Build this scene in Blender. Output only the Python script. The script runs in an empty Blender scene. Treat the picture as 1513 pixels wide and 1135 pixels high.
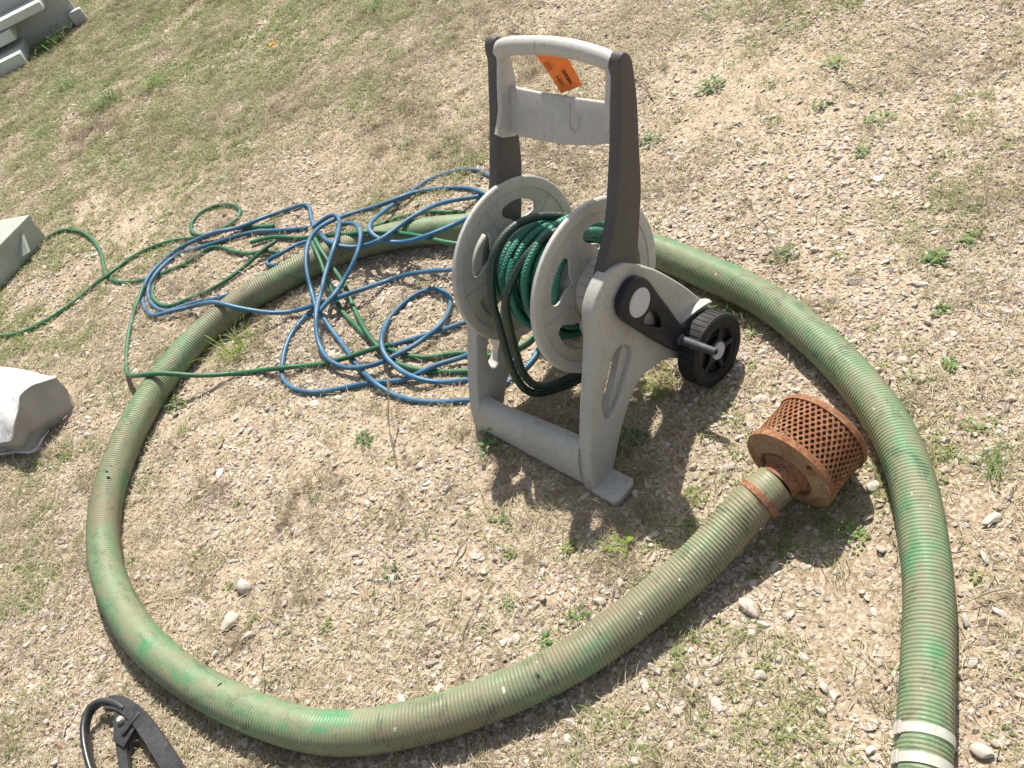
import bpy, bmesh, math, random
import numpy as np
from mathutils import Vector, Matrix

random.seed(7)
SC = bpy.context.scene
COL = SC.collection
R = math.radians

# ------------------------------------------------------------------ camera
cam_d = bpy.data.cameras.new('camera')
cam = bpy.data.objects.new('camera', cam_d)
COL.objects.link(cam)
cam_d.sensor_width = 36.0
cam_d.lens = 36.0 * 1433.1 / 1513.0
cam_d.clip_start = 0.05
cam_d.clip_end = 600.0
CR = Vector((0.89156085, -0.30460548, -0.33516376))
CU = Vector((0.45290092, 0.59963296, 0.65978865))
CF = Vector((0.0, 0.74003771, -0.67256538))
cam.matrix_world = Matrix(((CR.x, CU.x, -CF.x, 0.0), (CR.y, CU.y, -CF.y, 0.0), (CR.z, CU.z, -CF.z, 1.55), (0, 0, 0, 1)))
SC.camera = cam

# ------------------------------------------------------------------ sun and sky
YAW = -1.0837562
AU = Vector((math.cos(YAW), math.sin(YAW), 0))      # axle direction of the cart
AV = Vector((-math.sin(YAW), math.cos(YAW), 0))     # foot to wheel direction
to_sun = (AU * -0.38 + AV * 0.595 + Vector((0, 0, 1))).normalized()
sun_d = bpy.data.lights.new('sun', 'SUN')
sun_d.energy = 5.0
sun_d.angle = R(0.53)
sun_d.color = (1.0, 0.94, 0.845)
sun = bpy.data.objects.new('sun', sun_d)
COL.objects.link(sun)
sun.rotation_euler = to_sun.to_track_quat('Z', 'Y').to_euler()
W = bpy.data.worlds.new('World')
SC.world = W
W.use_nodes = True
wn = W.node_tree.nodes
sky = wn.new('ShaderNodeTexSky')
sky.sky_type = 'NISHITA'
sky.sun_disc = False
sky.sun_elevation = math.asin(to_sun.z)
sky.sun_rotation = math.atan2(to_sun.x, to_sun.y)
sky.dust_density = 1.5
wn['Background'].inputs[1].default_value = 0.088
hs = wn.new('ShaderNodeHueSaturation')       # thin bright haze: a paler, whiter sky
hs.inputs['Saturation'].default_value = 0.45
hs.inputs['Value'].default_value = 1.1
W.node_tree.links.new(sky.outputs[0], hs.inputs['Color'])
W.node_tree.links.new(hs.outputs[0], wn['Background'].inputs[0])
SC.view_settings.view_transform = 'Standard'
SC.view_settings.look = 'None'
SC.view_settings.gamma = 1.0
SC.view_settings.use_curve_mapping = False
SC.view_settings.exposure = 0.58

# ------------------------------------------------------------------ surveyed centre lines, metres
SUCTION=[(0.3439,1.0475,0.0855),(0.3098,1.0392,0.0829),(0.2759,1.0316,0.0776),(0.2425,1.0234,0.0699),(0.2095,1.0141,0.0622),(0.1763,1.0044,0.0556),(0.1427,0.9952,0.0503),(0.1088,0.9868,0.0462),(0.0745,0.9792,0.0434),(0.0401,0.9721,0.0416),(0.0056,0.965,0.0409),(-0.0289,0.9581,0.0406),(-0.0635,0.952,0.0405),(-0.0984,0.9468,0.0405),(-0.1333,0.943,0.0405),(-0.1685,0.9409,0.0405),(-0.2037,0.9408,0.0405),(-0.2388,0.9424,0.0405),(-0.2739,0.9454,0.0405),(-0.3088,0.9495,0.0405),(-0.3437,0.9547,0.0405),(-0.3783,0.9609,0.0405),(-0.4127,0.9683,0.0405),(-0.4468,0.9772,0.0405),(-0.4804,0.9877,0.0405),(-0.5133,1.0001,0.0405),(-0.5453,1.0147,0.0405),(-0.5764,1.0313,0.0405),(-0.6063,1.0497,0.0405),(-0.6351,1.07,0.0405),(-0.6627,1.0918,0.0405),(-0.6892,1.1149,0.0405),(-0.7148,1.1391,0.0405),(-0.7396,1.1641,0.0405),(-0.7637,1.1898,0.0405),(-0.7874,1.2158,0.0405),(-0.8107,1.2421,0.0405),(-0.8336,1.2689,0.0405),(-0.8557,1.2963,0.0405),(-0.8767,1.3246,0.0405),(-0.8966,1.3536,0.0405),(-0.9156,1.3832,0.0405),(-0.9337,1.4134,0.0405),(-0.951,1.4441,0.0405),(-0.9675,1.4751,0.0405),(-0.983,1.5068,0.0405),(-0.997,1.539,0.0405),(-1.0093,1.572,0.0405),(-1.02,1.6055,0.0405),(-1.0298,1.6393,0.0405),(-1.0391,1.6733,0.0405),(-1.0476,1.7074,0.0405),(-1.0547,1.7419,0.0405),(-1.0597,1.7768,0.0405),(-1.0625,1.8118,0.0405),(-1.0633,1.847,0.0405),(-1.0623,1.8822,0.0405),(-1.0598,1.9173,0.0405),(-1.0558,1.9523,0.0405),(-1.0503,1.987,0.0405),(-1.0431,2.0215,0.0405),(-1.0339,2.0555,0.0405),(-1.0228,2.0888,0.0405),(-1.0097,2.1215,0.0405),(-0.9954,2.1537,0.0405),(-0.9799,2.1853,0.0405),(-0.9637,2.2165,0.0405),(-0.9467,2.2473,0.0405),(-0.9286,2.2775,0.0405),(-0.909,2.3068,0.0405),(-0.8875,2.3347,0.0405),(-0.8643,2.3611,0.0405),(-0.84,2.3865,0.0405),(-0.8147,2.411,0.0405),(-0.7883,2.4343,0.0405),(-0.7605,2.4558,0.0405),(-0.731,2.4751,0.0405),(-0.7001,2.4919,0.0405),(-0.6679,2.5061,0.0405),(-0.6347,2.5177,0.0405),(-0.6007,2.5267,0.0405),(-0.5661,2.5332,0.0405),(-0.5312,2.5377,0.0405),(-0.4961,2.5404,0.0405),(-0.4609,2.5421,0.0405),(-0.4258,2.5433,0.0405),(-0.3906,2.5436,0.0405),(-0.3554,2.5422,0.0405),(-0.3204,2.5382,0.0405),(-0.2858,2.5319,0.0405),(-0.2517,2.5234,0.0405),(-0.218,2.5131,0.0405),(-0.1849,2.5012,0.0405),(-0.1523,2.4878,0.0405),(-0.1204,2.473,0.0405),(-0.0892,2.4566,0.0405),(-0.0589,2.4388,0.0405),(-0.0294,2.4196,0.0405),(-0.0005,2.3995,0.0405),(0.0278,2.3786,0.0405),(0.0556,2.3569,0.0405),(0.0827,2.3345,0.0405),(0.1093,2.3114,0.0405),(0.1354,2.2878,0.0405),(0.1612,2.2639,0.0405),(0.1867,2.2397,0.0405),(0.212,2.2151,0.0405),(0.2367,2.1901,0.0405),(0.2607,2.1644,0.0405),(0.2838,2.1378,0.0405),(0.3059,2.1104,0.0405),(0.3271,2.0823,0.0405),(0.3477,2.0537,0.0405),(0.3677,2.0248,0.0405),(0.387,1.9954,0.0405),(0.4057,1.9655,0.0405),(0.4235,1.9352,0.0405),(0.4403,1.9042,0.0405),(0.4561,1.8728,0.0405),(0.4709,1.8408,0.0405),(0.4848,1.8085,0.0405),(0.498,1.7759,0.0405),(0.5107,1.7431,0.0405),(0.5232,1.7101,0.0405),(0.5354,1.6771,0.0405),(0.5471,1.6439,0.0405),(0.5582,1.6105,0.0405),(0.5686,1.5769,0.0405),(0.5783,1.5431,0.0405),(0.5869,1.5089,0.0405),(0.594,1.4745,0.0405),(0.5994,1.4397,0.0405),(0.6033,1.4047,0.0405),(0.606,1.3696,0.0405),(0.608,1.3345,0.0405),(0.6095,1.2993,0.0405),(0.6103,1.2641,0.0405),(0.6103,1.2289,0.0405),(0.6093,1.1937,0.0405),(0.6068,1.1586,0.0405),(0.6026,1.1237,0.0405),(0.5964,1.089,0.0405),(0.5881,1.0548,0.0405),(0.5782,1.0211,0.0405),(0.567,0.9877,0.0405),(0.5544,0.9548,0.0405),(0.5405,0.9225,0.0405),(0.5253,0.8908,0.0405),(0.5089,0.8596,0.0405),(0.4919,0.8288,0.0405),(0.4743,0.7983,0.0405),(0.4561,0.7682,0.0405),(0.437,0.7386,0.0405),(0.4173,0.7094,0.0405),(0.3972,0.6805,0.0405),(0.3767,0.6519,0.0405),(0.3558,0.6236,0.0405),(0.3344,0.5957,0.0405),(0.3126,0.568,0.0405),(0.2907,0.5405,0.0405),(0.2687,0.513,0.0405),(0.2465,0.4856,0.0405),(0.224,0.4586,0.0405),(0.201,0.4319,0.0405),(0.1776,0.4056,0.0405),(0.1541,0.3795,0.0405)]
STRANDS={
'g6':('g',[(-0.5527,2.8876,0.0069),(-0.5376,2.8816,0.0069),(-0.5224,2.8761,0.0069),(-0.5072,2.8703,0.0069),(-0.4925,2.8634,0.0069),(-0.4786,2.8552,0.0069),(-0.4658,2.8453,0.0069),(-0.454,2.8341,0.0069),(-0.4429,2.8223,0.0069),(-0.4321,2.8103,0.0069),(-0.4213,2.7982,0.0069),(-0.4102,2.7863,0.0069),(-0.3985,2.7751,0.0069),(-0.3862,2.7645,0.0069),(-0.3735,2.7545,0.0069),(-0.3605,2.7448,0.0069),(-0.3474,2.7352,0.0069),(-0.3346,2.7252,0.0073),(-0.3233,2.7138,0.0091),(-0.3137,2.7012,0.0123),(-0.3053,2.6879,0.0164),(-0.2977,2.6744,0.0211),(-0.2905,2.6607,0.0261),(-0.2837,2.6469,0.0313),(-0.2771,2.6331,0.0366),(-0.2706,2.6193,0.042),(-0.2642,2.6054,0.0476),(-0.258,2.5916,0.0532),(-0.2517,2.5777,0.0588),(-0.2455,2.5639,0.0645),(-0.2391,2.5501,0.0701),(-0.2323,2.5364,0.0756),(-0.2247,2.523,0.0807),(-0.2155,2.5103,0.0848),(-0.2042,2.4991,0.0872),(-0.1911,2.4895,0.0876),(-0.1777,2.4803,0.0869),(-0.1645,2.4711,0.0855),(-0.1515,2.4616,0.0837),(-0.1388,2.4517,0.0818),(-0.1264,2.4413,0.0803),(-0.1138,2.4314,0.0781),(-0.1007,2.4226,0.0745),(-0.0887,2.412,0.0727),(-0.0795,2.3987,0.0743),(-0.0713,2.3849,0.0767),(-0.0632,2.3711,0.0789),(-0.0549,2.3573,0.0805),(-0.0466,2.3434,0.0819),(-0.0382,2.3295,0.083),(-0.0298,2.3157,0.0837),(-0.0215,2.3018,0.0843),(-0.013,2.288,0.0845),(-0.0045,2.2742,0.0846),(0.0044,2.2606,0.0846),(0.0137,2.2473,0.0845),(0.0238,2.2347,0.084),(0.0348,2.2228,0.0826),(0.0466,2.212,0.0802),(0.0588,2.2017,0.0772),(0.0711,2.1916,0.0742)]),
'g6b':('g',[(-0.2465,2.646,0.0069),(-0.2305,2.6426,0.0069),(-0.2145,2.6392,0.0069),(-0.1986,2.6359,0.0069),(-0.1825,2.6328,0.0069),(-0.1666,2.629,0.0069),(-0.1513,2.6235,0.0069),(-0.1365,2.6166,0.0069),(-0.1212,2.6108,0.0069),(-0.1051,2.6084,0.0069),(-0.0888,2.6071,0.0069),(-0.073,2.6031,0.0069),(-0.0586,2.5956,0.0069),(-0.0445,2.5872,0.0069),(-0.0302,2.5795,0.0069),(-0.0154,2.5724,0.0069),(-0.0011,2.5647,0.0069),(0.0123,2.5552,0.0069),(0.0243,2.5442,0.0069),(0.0357,2.5325,0.0069),(0.0468,2.5206,0.0069),(0.0582,2.5088,0.0069),(0.0699,2.4975,0.0069),(0.0819,2.4864,0.0069),(0.094,2.4754,0.0069),(0.106,2.4644,0.0069)]),
'g1':('g',[(-1.3652,3.6526,0.0069),(-1.349,3.6525,0.0069),(-1.3329,3.6537,0.0069),(-1.317,3.656,0.0069),(-1.3009,3.6559,0.0069),(-1.2853,3.6519,0.0069),(-1.2708,3.6448,0.0069),(-1.2575,3.6357,0.0069),(-1.2451,3.6253,0.0069),(-1.2337,3.6139,0.0069),(-1.2232,3.6016,0.0069),(-1.2134,3.5888,0.0069),(-1.2041,3.5756,0.0069),(-1.1953,3.562,0.0069),(-1.1871,3.5481,0.0069),(-1.1793,3.5339,0.0069),(-1.172,3.5196,0.0069),(-1.165,3.505,0.0069),(-1.1584,3.4902,0.0069),(-1.1522,3.4753,0.0069),(-1.1463,3.4603,0.0069),(-1.1406,3.4452,0.0069),(-1.1353,3.4299,0.0069),(-1.1304,3.4145,0.0069),(-1.1258,3.399,0.0069),(-1.1216,3.3834,0.0069),(-1.1176,3.3678,0.0069),(-1.114,3.352,0.0069),(-1.1107,3.3362,0.0069),(-1.1076,3.3203,0.0069),(-1.105,3.3044,0.0069),(-1.1027,3.2884,0.0069),(-1.1008,3.2724,0.0069),(-1.0991,3.2563,0.0069),(-1.0974,3.2402,0.0069),(-1.0957,3.2242,0.0069),(-1.0938,3.2081,0.0069),(-1.0919,3.1921,0.0069),(-1.0896,3.1761,0.0069),(-1.0866,3.1602,0.0069),(-1.0827,3.1445,0.0069),(-1.0778,3.1292,0.0069),(-1.0718,3.1142,0.0069),(-1.065,3.0995,0.0069),(-1.0573,3.0853,0.0069),(-1.0483,3.0719,0.0069),(-1.0381,3.0594,0.0069),(-1.0268,3.0478,0.0069),(-1.0147,3.0372,0.0069),(-1.0022,3.027,0.0069),(-0.9892,3.0173,0.0069),(-0.9757,3.0084,0.0069),(-0.9618,3.0003,0.0069),(-0.9475,2.9927,0.0069),(-0.9331,2.9854,0.0069),(-0.9184,2.9787,0.0069),(-0.9032,2.9734,0.0069),(-0.8872,2.971,0.0069),(-0.8711,2.971,0.0069),(-0.855,2.9704,0.0069),(-0.839,2.968,0.0069),(-0.8231,2.9649,0.0069),(-0.8073,2.9619,0.0069),(-0.7913,2.9597,0.0069),(-0.7751,2.9595,0.0069),(-0.7593,2.9626,0.0069),(-0.7439,2.9676,0.0069),(-0.7293,2.9744,0.0069),(-0.715,2.9818,0.0069),(-0.6993,2.9839,0.0069),(-0.6844,2.9783,0.0069),(-0.6718,2.9683,0.0069),(-0.661,2.9563,0.0069),(-0.6517,2.9431,0.0069),(-0.6431,2.9294,0.0069),(-0.6347,2.9156,0.0069),(-0.626,2.902,0.0069),(-0.6169,2.8886,0.0069),(-0.6074,2.8756,0.0069),(-0.5976,2.8627,0.0069),(-0.5876,2.85,0.0069),(-0.5771,2.8377,0.0069),(-0.5658,2.8262,0.0069),(-0.5531,2.8163,0.0069),(-0.5388,2.8087,0.0069),(-0.5243,2.8017,0.0069),(-0.5112,2.7923,0.0069),(-0.4997,2.7811,0.0069),(-0.4893,2.7687,0.0069),(-0.4791,2.7561,0.0069),(-0.469,2.7435,0.0069)]),
'g4':('g',[(-0.9073,2.9166,0.0069),(-0.9111,2.9008,0.0069),(-0.9137,2.8848,0.0069),(-0.9139,2.8686,0.0069),(-0.9113,2.8526,0.0069),(-0.9072,2.8369,0.0069),(-0.902,2.8215,0.0069),(-0.8955,2.8066,0.0069),(-0.8882,2.7922,0.0069),(-0.8796,2.7784,0.0069),(-0.8689,2.7662,0.0069),(-0.856,2.7565,0.0069),(-0.841,2.7504,0.0069),(-0.8251,2.7473,0.0069),(-0.809,2.7451,0.0069),(-0.793,2.7425,0.0069),(-0.7771,2.7394,0.0069),(-0.7611,2.7364,0.0069),(-0.7451,2.7338,0.0069),(-0.7289,2.7322,0.0069),(-0.7127,2.7318,0.0069),(-0.6965,2.7328,0.0069),(-0.6805,2.7353,0.0069),(-0.6646,2.7389,0.0069),(-0.649,2.7431,0.0069),(-0.6335,2.7479,0.0069),(-0.6182,2.7534,0.0069),(-0.6031,2.7595,0.0069),(-0.5883,2.7662,0.007),(-0.5732,2.7718,0.0081),(-0.5576,2.7738,0.0116),(-0.5422,2.7736,0.0165),(-0.5268,2.7771,0.0194),(-0.512,2.7838,0.0201),(-0.4969,2.7896,0.02),(-0.4818,2.7954,0.0189),(-0.4682,2.8037,0.016)]),
'g2':('g',[(-1.5384,3.1307,0.0069),(-1.5252,3.1217,0.0069),(-1.5119,3.1127,0.0069),(-1.4987,3.1036,0.0069),(-1.4856,3.0945,0.0069),(-1.4726,3.0852,0.0069),(-1.4594,3.0761,0.0069),(-1.4457,3.0678,0.0069),(-1.4313,3.0608,0.0069),(-1.4163,3.0554,0.0069),(-1.4007,3.0516,0.0069),(-1.385,3.0489,0.0069),(-1.3691,3.047,0.0069),(-1.3531,3.0461,0.0069),(-1.3371,3.0461,0.0069),(-1.3211,3.0471,0.0069),(-1.3053,3.0493,0.0069),(-1.2895,3.0522,0.0069),(-1.2739,3.0557,0.0069),(-1.2585,3.06,0.0069),(-1.2433,3.065,0.0069),(-1.2283,3.0707,0.0069),(-1.2136,3.0769,0.0069),(-1.1991,3.0836,0.0069),(-1.1848,3.0908,0.0069),(-1.1709,3.0988,0.0069),(-1.1571,3.1069,0.007),(-1.1425,3.1134,0.0078),(-1.127,3.1132,0.0111),(-1.112,3.1098,0.0154),(-1.0965,3.1081,0.019),(-1.0811,3.1119,0.02),(-1.0662,3.1178,0.0201),(-1.0523,3.1256,0.0192),(-1.0422,3.1376,0.0161),(-1.0343,3.1509,0.012),(-1.0249,3.1632,0.0084),(-1.0111,3.171,0.0071),(-0.9958,3.1756,0.0069),(-0.9802,3.1791,0.0069),(-0.9643,3.1815,0.0069),(-0.9484,3.1827,0.0069),(-0.9324,3.1826,0.0069),(-0.9165,3.1808,0.0069),(-0.9007,3.178,0.0069),(-0.8852,3.1742,0.0069),(-0.8699,3.1695,0.0069),(-0.8548,3.1641,0.0069),(-0.84,3.1581,0.0069),(-0.8255,3.1512,0.0069),(-0.8114,3.1437,0.0069),(-0.7977,3.1354,0.0069),(-0.7848,3.1259,0.0069),(-0.7723,3.1159,0.0069),(-0.7598,3.106,0.0069),(-0.7465,3.097,0.0069),(-0.7328,3.0887,0.0069),(-0.7188,3.081,0.0069),(-0.7044,3.0741,0.0069),(-0.6895,3.0682,0.0069),(-0.6741,3.0638,0.0069),(-0.6583,3.0614,0.0069),(-0.6423,3.0609,0.0069),(-0.6264,3.062,0.0069),(-0.6107,3.0649,0.0069),(-0.5958,3.0706,0.0069),(-0.583,3.0801,0.0069),(-0.5733,3.0928,0.0069),(-0.567,3.1074,0.0069),(-0.5652,3.1232,0.0069),(-0.5676,3.139,0.0069),(-0.5723,3.1543,0.0069),(-0.5785,3.169,0.0069),(-0.5863,3.183,0.0069),(-0.5954,3.1961,0.0069),(-0.6057,3.2084,0.0069),(-0.6172,3.2195,0.0069),(-0.6296,3.2296,0.0069),(-0.643,3.2383,0.0069),(-0.6577,3.2446,0.0069),(-0.6732,3.2484,0.0069),(-0.6891,3.2495,0.0069),(-0.705,3.2473,0.0069),(-0.72,3.242,0.0069),(-0.7334,3.2334,0.0069),(-0.7428,3.2205,0.0069),(-0.7484,3.2056,0.0071),(-0.751,3.1898,0.0077),(-0.7509,3.1739,0.0091),(-0.7494,3.1581,0.0108),(-0.747,3.1424,0.0129),(-0.7434,3.1269,0.015),(-0.7393,3.1116,0.0171),(-0.7342,3.0965,0.0189),(-0.7274,3.0821,0.0199),(-0.7184,3.069,0.0203),(-0.7069,3.0579,0.0204),(-0.6937,3.0488,0.0204),(-0.6798,3.0408,0.0204),(-0.6653,3.0342,0.0204),(-0.6499,3.0297,0.0203),(-0.6344,3.0257,0.0198),(-0.6191,3.0216,0.018),(-0.6039,3.0193,0.0135),(-0.5891,3.0156,0.009),(-0.5754,3.0079,0.0072),(-0.5627,2.9982,0.0069),(-0.5503,2.988,0.0069),(-0.538,2.9777,0.0069),(-0.5258,2.9674,0.0069),(-0.5135,2.9571,0.0069),(-0.5012,2.9469,0.0069),(-0.4889,2.9367,0.0069),(-0.4766,2.9265,0.0069),(-0.4642,2.9162,0.0069)]),
'g5':('g',[(-0.3486,2.6417,0.0574),(-0.3469,2.6266,0.0626),(-0.3452,2.6114,0.0677),(-0.3435,2.5961,0.0726),(-0.3418,2.5808,0.0772),(-0.3402,2.5653,0.0813),(-0.3386,2.5496,0.0846),(-0.3372,2.5336,0.0865),(-0.336,2.5175,0.0867),(-0.3351,2.5015,0.0853),(-0.3345,2.4858,0.082),(-0.3343,2.4702,0.0778),(-0.3345,2.4547,0.0735),(-0.3353,2.4392,0.0689),(-0.3363,2.424,0.0637),(-0.3375,2.4092,0.0575),(-0.3383,2.3947,0.0505),(-0.3384,2.3804,0.0431),(-0.3378,2.3662,0.0354),(-0.3372,2.352,0.0279),(-0.3374,2.3376,0.0206),(-0.3375,2.323,0.0139),(-0.3361,2.3076,0.0093),(-0.3335,2.2919,0.0074),(-0.3303,2.2761,0.007),(-0.3267,2.2604,0.0069),(-0.3229,2.2447,0.0069),(-0.3188,2.2291,0.0069),(-0.3144,2.2136,0.0069),(-0.31,2.1981,0.0069),(-0.3058,2.1825,0.0069),(-0.3018,2.1669,0.0069),(-0.2977,2.1513,0.0069),(-0.2933,2.1358,0.0069),(-0.2883,2.1205,0.0069),(-0.2827,2.1054,0.0069),(-0.2764,2.0905,0.0069),(-0.2697,2.0759,0.0069),(-0.2624,2.0615,0.0069),(-0.2546,2.0474,0.0069),(-0.2463,2.0336,0.0069),(-0.2375,2.0201,0.0069),(-0.2284,2.0068,0.0069),(-0.2191,1.9936,0.0069),(-0.2095,1.9807,0.0069),(-0.1993,1.9682,0.0069),(-0.1884,1.9564,0.0069),(-0.1766,1.9454,0.0069),(-0.1639,1.9354,0.0069),(-0.1507,1.9262,0.0069),(-0.1368,1.918,0.0069),(-0.1223,1.911,0.0069),(-0.1075,1.9045,0.0069),(-0.093,1.8975,0.0069),(-0.0796,1.8886,0.0069),(-0.0674,1.8781,0.0069),(-0.056,1.8667,0.0069),(-0.0452,1.8547,0.0069),(-0.0346,1.8426,0.0069),(-0.0231,1.8313,0.0069),(-0.0103,1.8215,0.0069),(0.0036,1.8134,0.0069),(0.0187,1.8078,0.0069),(0.0345,1.8054,0.0069),(0.0507,1.8049,0.0069),(0.0667,1.8057,0.0069),(0.0825,1.809,0.0069),(0.097,1.8158,0.0069),(0.1096,1.8258,0.0069),(0.1213,1.8369,0.0069),(0.1331,1.8479,0.0069)]),
'g5b':('g',[(-0.3273,2.5733,0.0888),(-0.3261,2.5572,0.0895),(-0.3247,2.5412,0.0899),(-0.3232,2.5251,0.0895),(-0.3214,2.5093,0.0872),(-0.3194,2.4941,0.0821),(-0.3173,2.4793,0.0761),(-0.3149,2.4641,0.0712),(-0.3123,2.4488,0.0666),(-0.3096,2.4337,0.0616),(-0.3069,2.4189,0.0559),(-0.3045,2.4043,0.0494),(-0.3024,2.39,0.0422),(-0.3005,2.3758,0.0347),(-0.2991,2.3616,0.0273),(-0.2987,2.3471,0.0201),(-0.2995,2.3323,0.0137),(-0.3004,2.3169,0.0093),(-0.3005,2.3009,0.0075),(-0.2998,2.2848,0.007),(-0.2987,2.2687,0.0069),(-0.2975,2.2526,0.007),(-0.2961,2.2365,0.0074),(-0.2946,2.2205,0.0087),(-0.293,2.2046,0.0109),(-0.2914,2.1887,0.0137),(-0.2899,2.1729,0.0163),(-0.2883,2.1569,0.0182),(-0.2866,2.1409,0.0195),(-0.2846,2.1249,0.0203),(-0.2821,2.109,0.0205),(-0.279,2.0932,0.0206),(-0.2755,2.0774,0.0204),(-0.2719,2.0617,0.0199),(-0.2685,2.046,0.0187),(-0.2651,2.0304,0.0162),(-0.2605,2.0155,0.0119),(-0.2545,2.001,0.0083),(-0.2476,1.9865,0.007),(-0.2403,1.9721,0.0069),(-0.2327,1.9579,0.0069),(-0.2246,1.9439,0.0069),(-0.2155,1.9305,0.0069),(-0.2057,1.9178,0.0069),(-0.1951,1.9056,0.0069),(-0.184,1.8939,0.0069),(-0.1725,1.8826,0.0069),(-0.1606,1.8716,0.0069),(-0.1482,1.8613,0.0069),(-0.1355,1.8514,0.0069),(-0.1226,1.8417,0.0069),(-0.1097,1.832,0.0069),(-0.0966,1.8225,0.0069),(-0.0835,1.8131,0.0069),(-0.0702,1.8039,0.0069),(-0.0568,1.7949,0.0069),(-0.0433,1.786,0.0069),(-0.0297,1.7774,0.0069),(-0.0149,1.771,0.0069),(0.0011,1.7705,0.0069),(0.0171,1.7729,0.0069),(0.033,1.7756,0.0069)]),
'b4':('b',[(-0.6261,2.6397,0.0069),(-0.6411,2.6455,0.0069),(-0.6561,2.6512,0.0069),(-0.6711,2.6569,0.0069),(-0.686,2.6629,0.0069),(-0.7007,2.6692,0.0069),(-0.7153,2.6759,0.0069),(-0.7296,2.6832,0.0069),(-0.7437,2.6907,0.0069),(-0.7579,2.6983,0.0069),(-0.7722,2.7055,0.0069),(-0.7868,2.7122,0.0069),(-0.8018,2.7178,0.0069),(-0.8175,2.7211,0.0069),(-0.8333,2.7235,0.0069),(-0.849,2.7268,0.0069),(-0.8635,2.7336,0.0069),(-0.8756,2.744,0.0069),(-0.8858,2.7564,0.0069),(-0.8944,2.7699,0.0069),(-0.9021,2.784,0.0069),(-0.909,2.7985,0.0069),(-0.915,2.8134,0.0069),(-0.92,2.8286,0.0069),(-0.9242,2.8441,0.0069),(-0.927,2.8598,0.0069),(-0.9288,2.8758,0.0069),(-0.9294,2.8918,0.007),(-0.9282,2.9078,0.0077),(-0.9241,2.923,0.0099),(-0.9156,2.9357,0.0143),(-0.9048,2.9468,0.0183),(-0.8946,2.9591,0.0199),(-0.8844,2.9714,0.0202),(-0.8736,2.9833,0.0197),(-0.8641,2.996,0.0176),(-0.8566,3.0096,0.0139),(-0.8487,3.023,0.0101),(-0.8374,3.0338,0.0076),(-0.8227,3.0399,0.0069),(-0.8068,3.0412,0.0069),(-0.791,3.0389,0.0069),(-0.7757,3.0341,0.0069),(-0.7608,3.0282,0.0069),(-0.7459,3.0223,0.0069),(-0.7308,3.0168,0.0069),(-0.7157,3.0113,0.0069),(-0.7007,3.0058,0.0069),(-0.6856,3.0004,0.0069),(-0.6704,2.9952,0.0069),(-0.6551,2.9904,0.0069),(-0.6397,2.9857,0.0069),(-0.6245,2.9806,0.0069),(-0.6095,2.975,0.0069),(-0.5945,2.9692,0.0069),(-0.5796,2.9632,0.0069),(-0.5649,2.957,0.0069),(-0.5503,2.9503,0.0069),(-0.5361,2.9429,0.0069),(-0.5224,2.9345,0.0069),(-0.5095,2.925,0.0069),(-0.4973,2.9145,0.0069),(-0.4855,2.9037,0.0069),(-0.4736,2.8929,0.0069),(-0.4613,2.8826,0.0069),(-0.4489,2.8725,0.0069),(-0.4363,2.8625,0.0069),(-0.4236,2.8527,0.0069),(-0.4109,2.8429,0.0069),(-0.3982,2.8332,0.0069),(-0.3853,2.8236,0.0069),(-0.3725,2.814,0.0069),(-0.3596,2.8043,0.0069)]),
'b9':('b',[(-0.3619,2.7222,0.0069),(-0.377,2.7291,0.0069),(-0.3926,2.7351,0.007),(-0.4089,2.7375,0.0079),(-0.4244,2.7327,0.0113),(-0.439,2.7254,0.0145),(-0.4546,2.7199,0.0156),(-0.471,2.718,0.0156),(-0.4873,2.7209,0.0149),(-0.5024,2.7272,0.0125),(-0.5164,2.7258,0.0087),(-0.5164,2.7109,0.0071),(-0.5068,2.6974,0.0069),(-0.4949,2.6858,0.0069),(-0.4823,2.675,0.0069)]),
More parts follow.
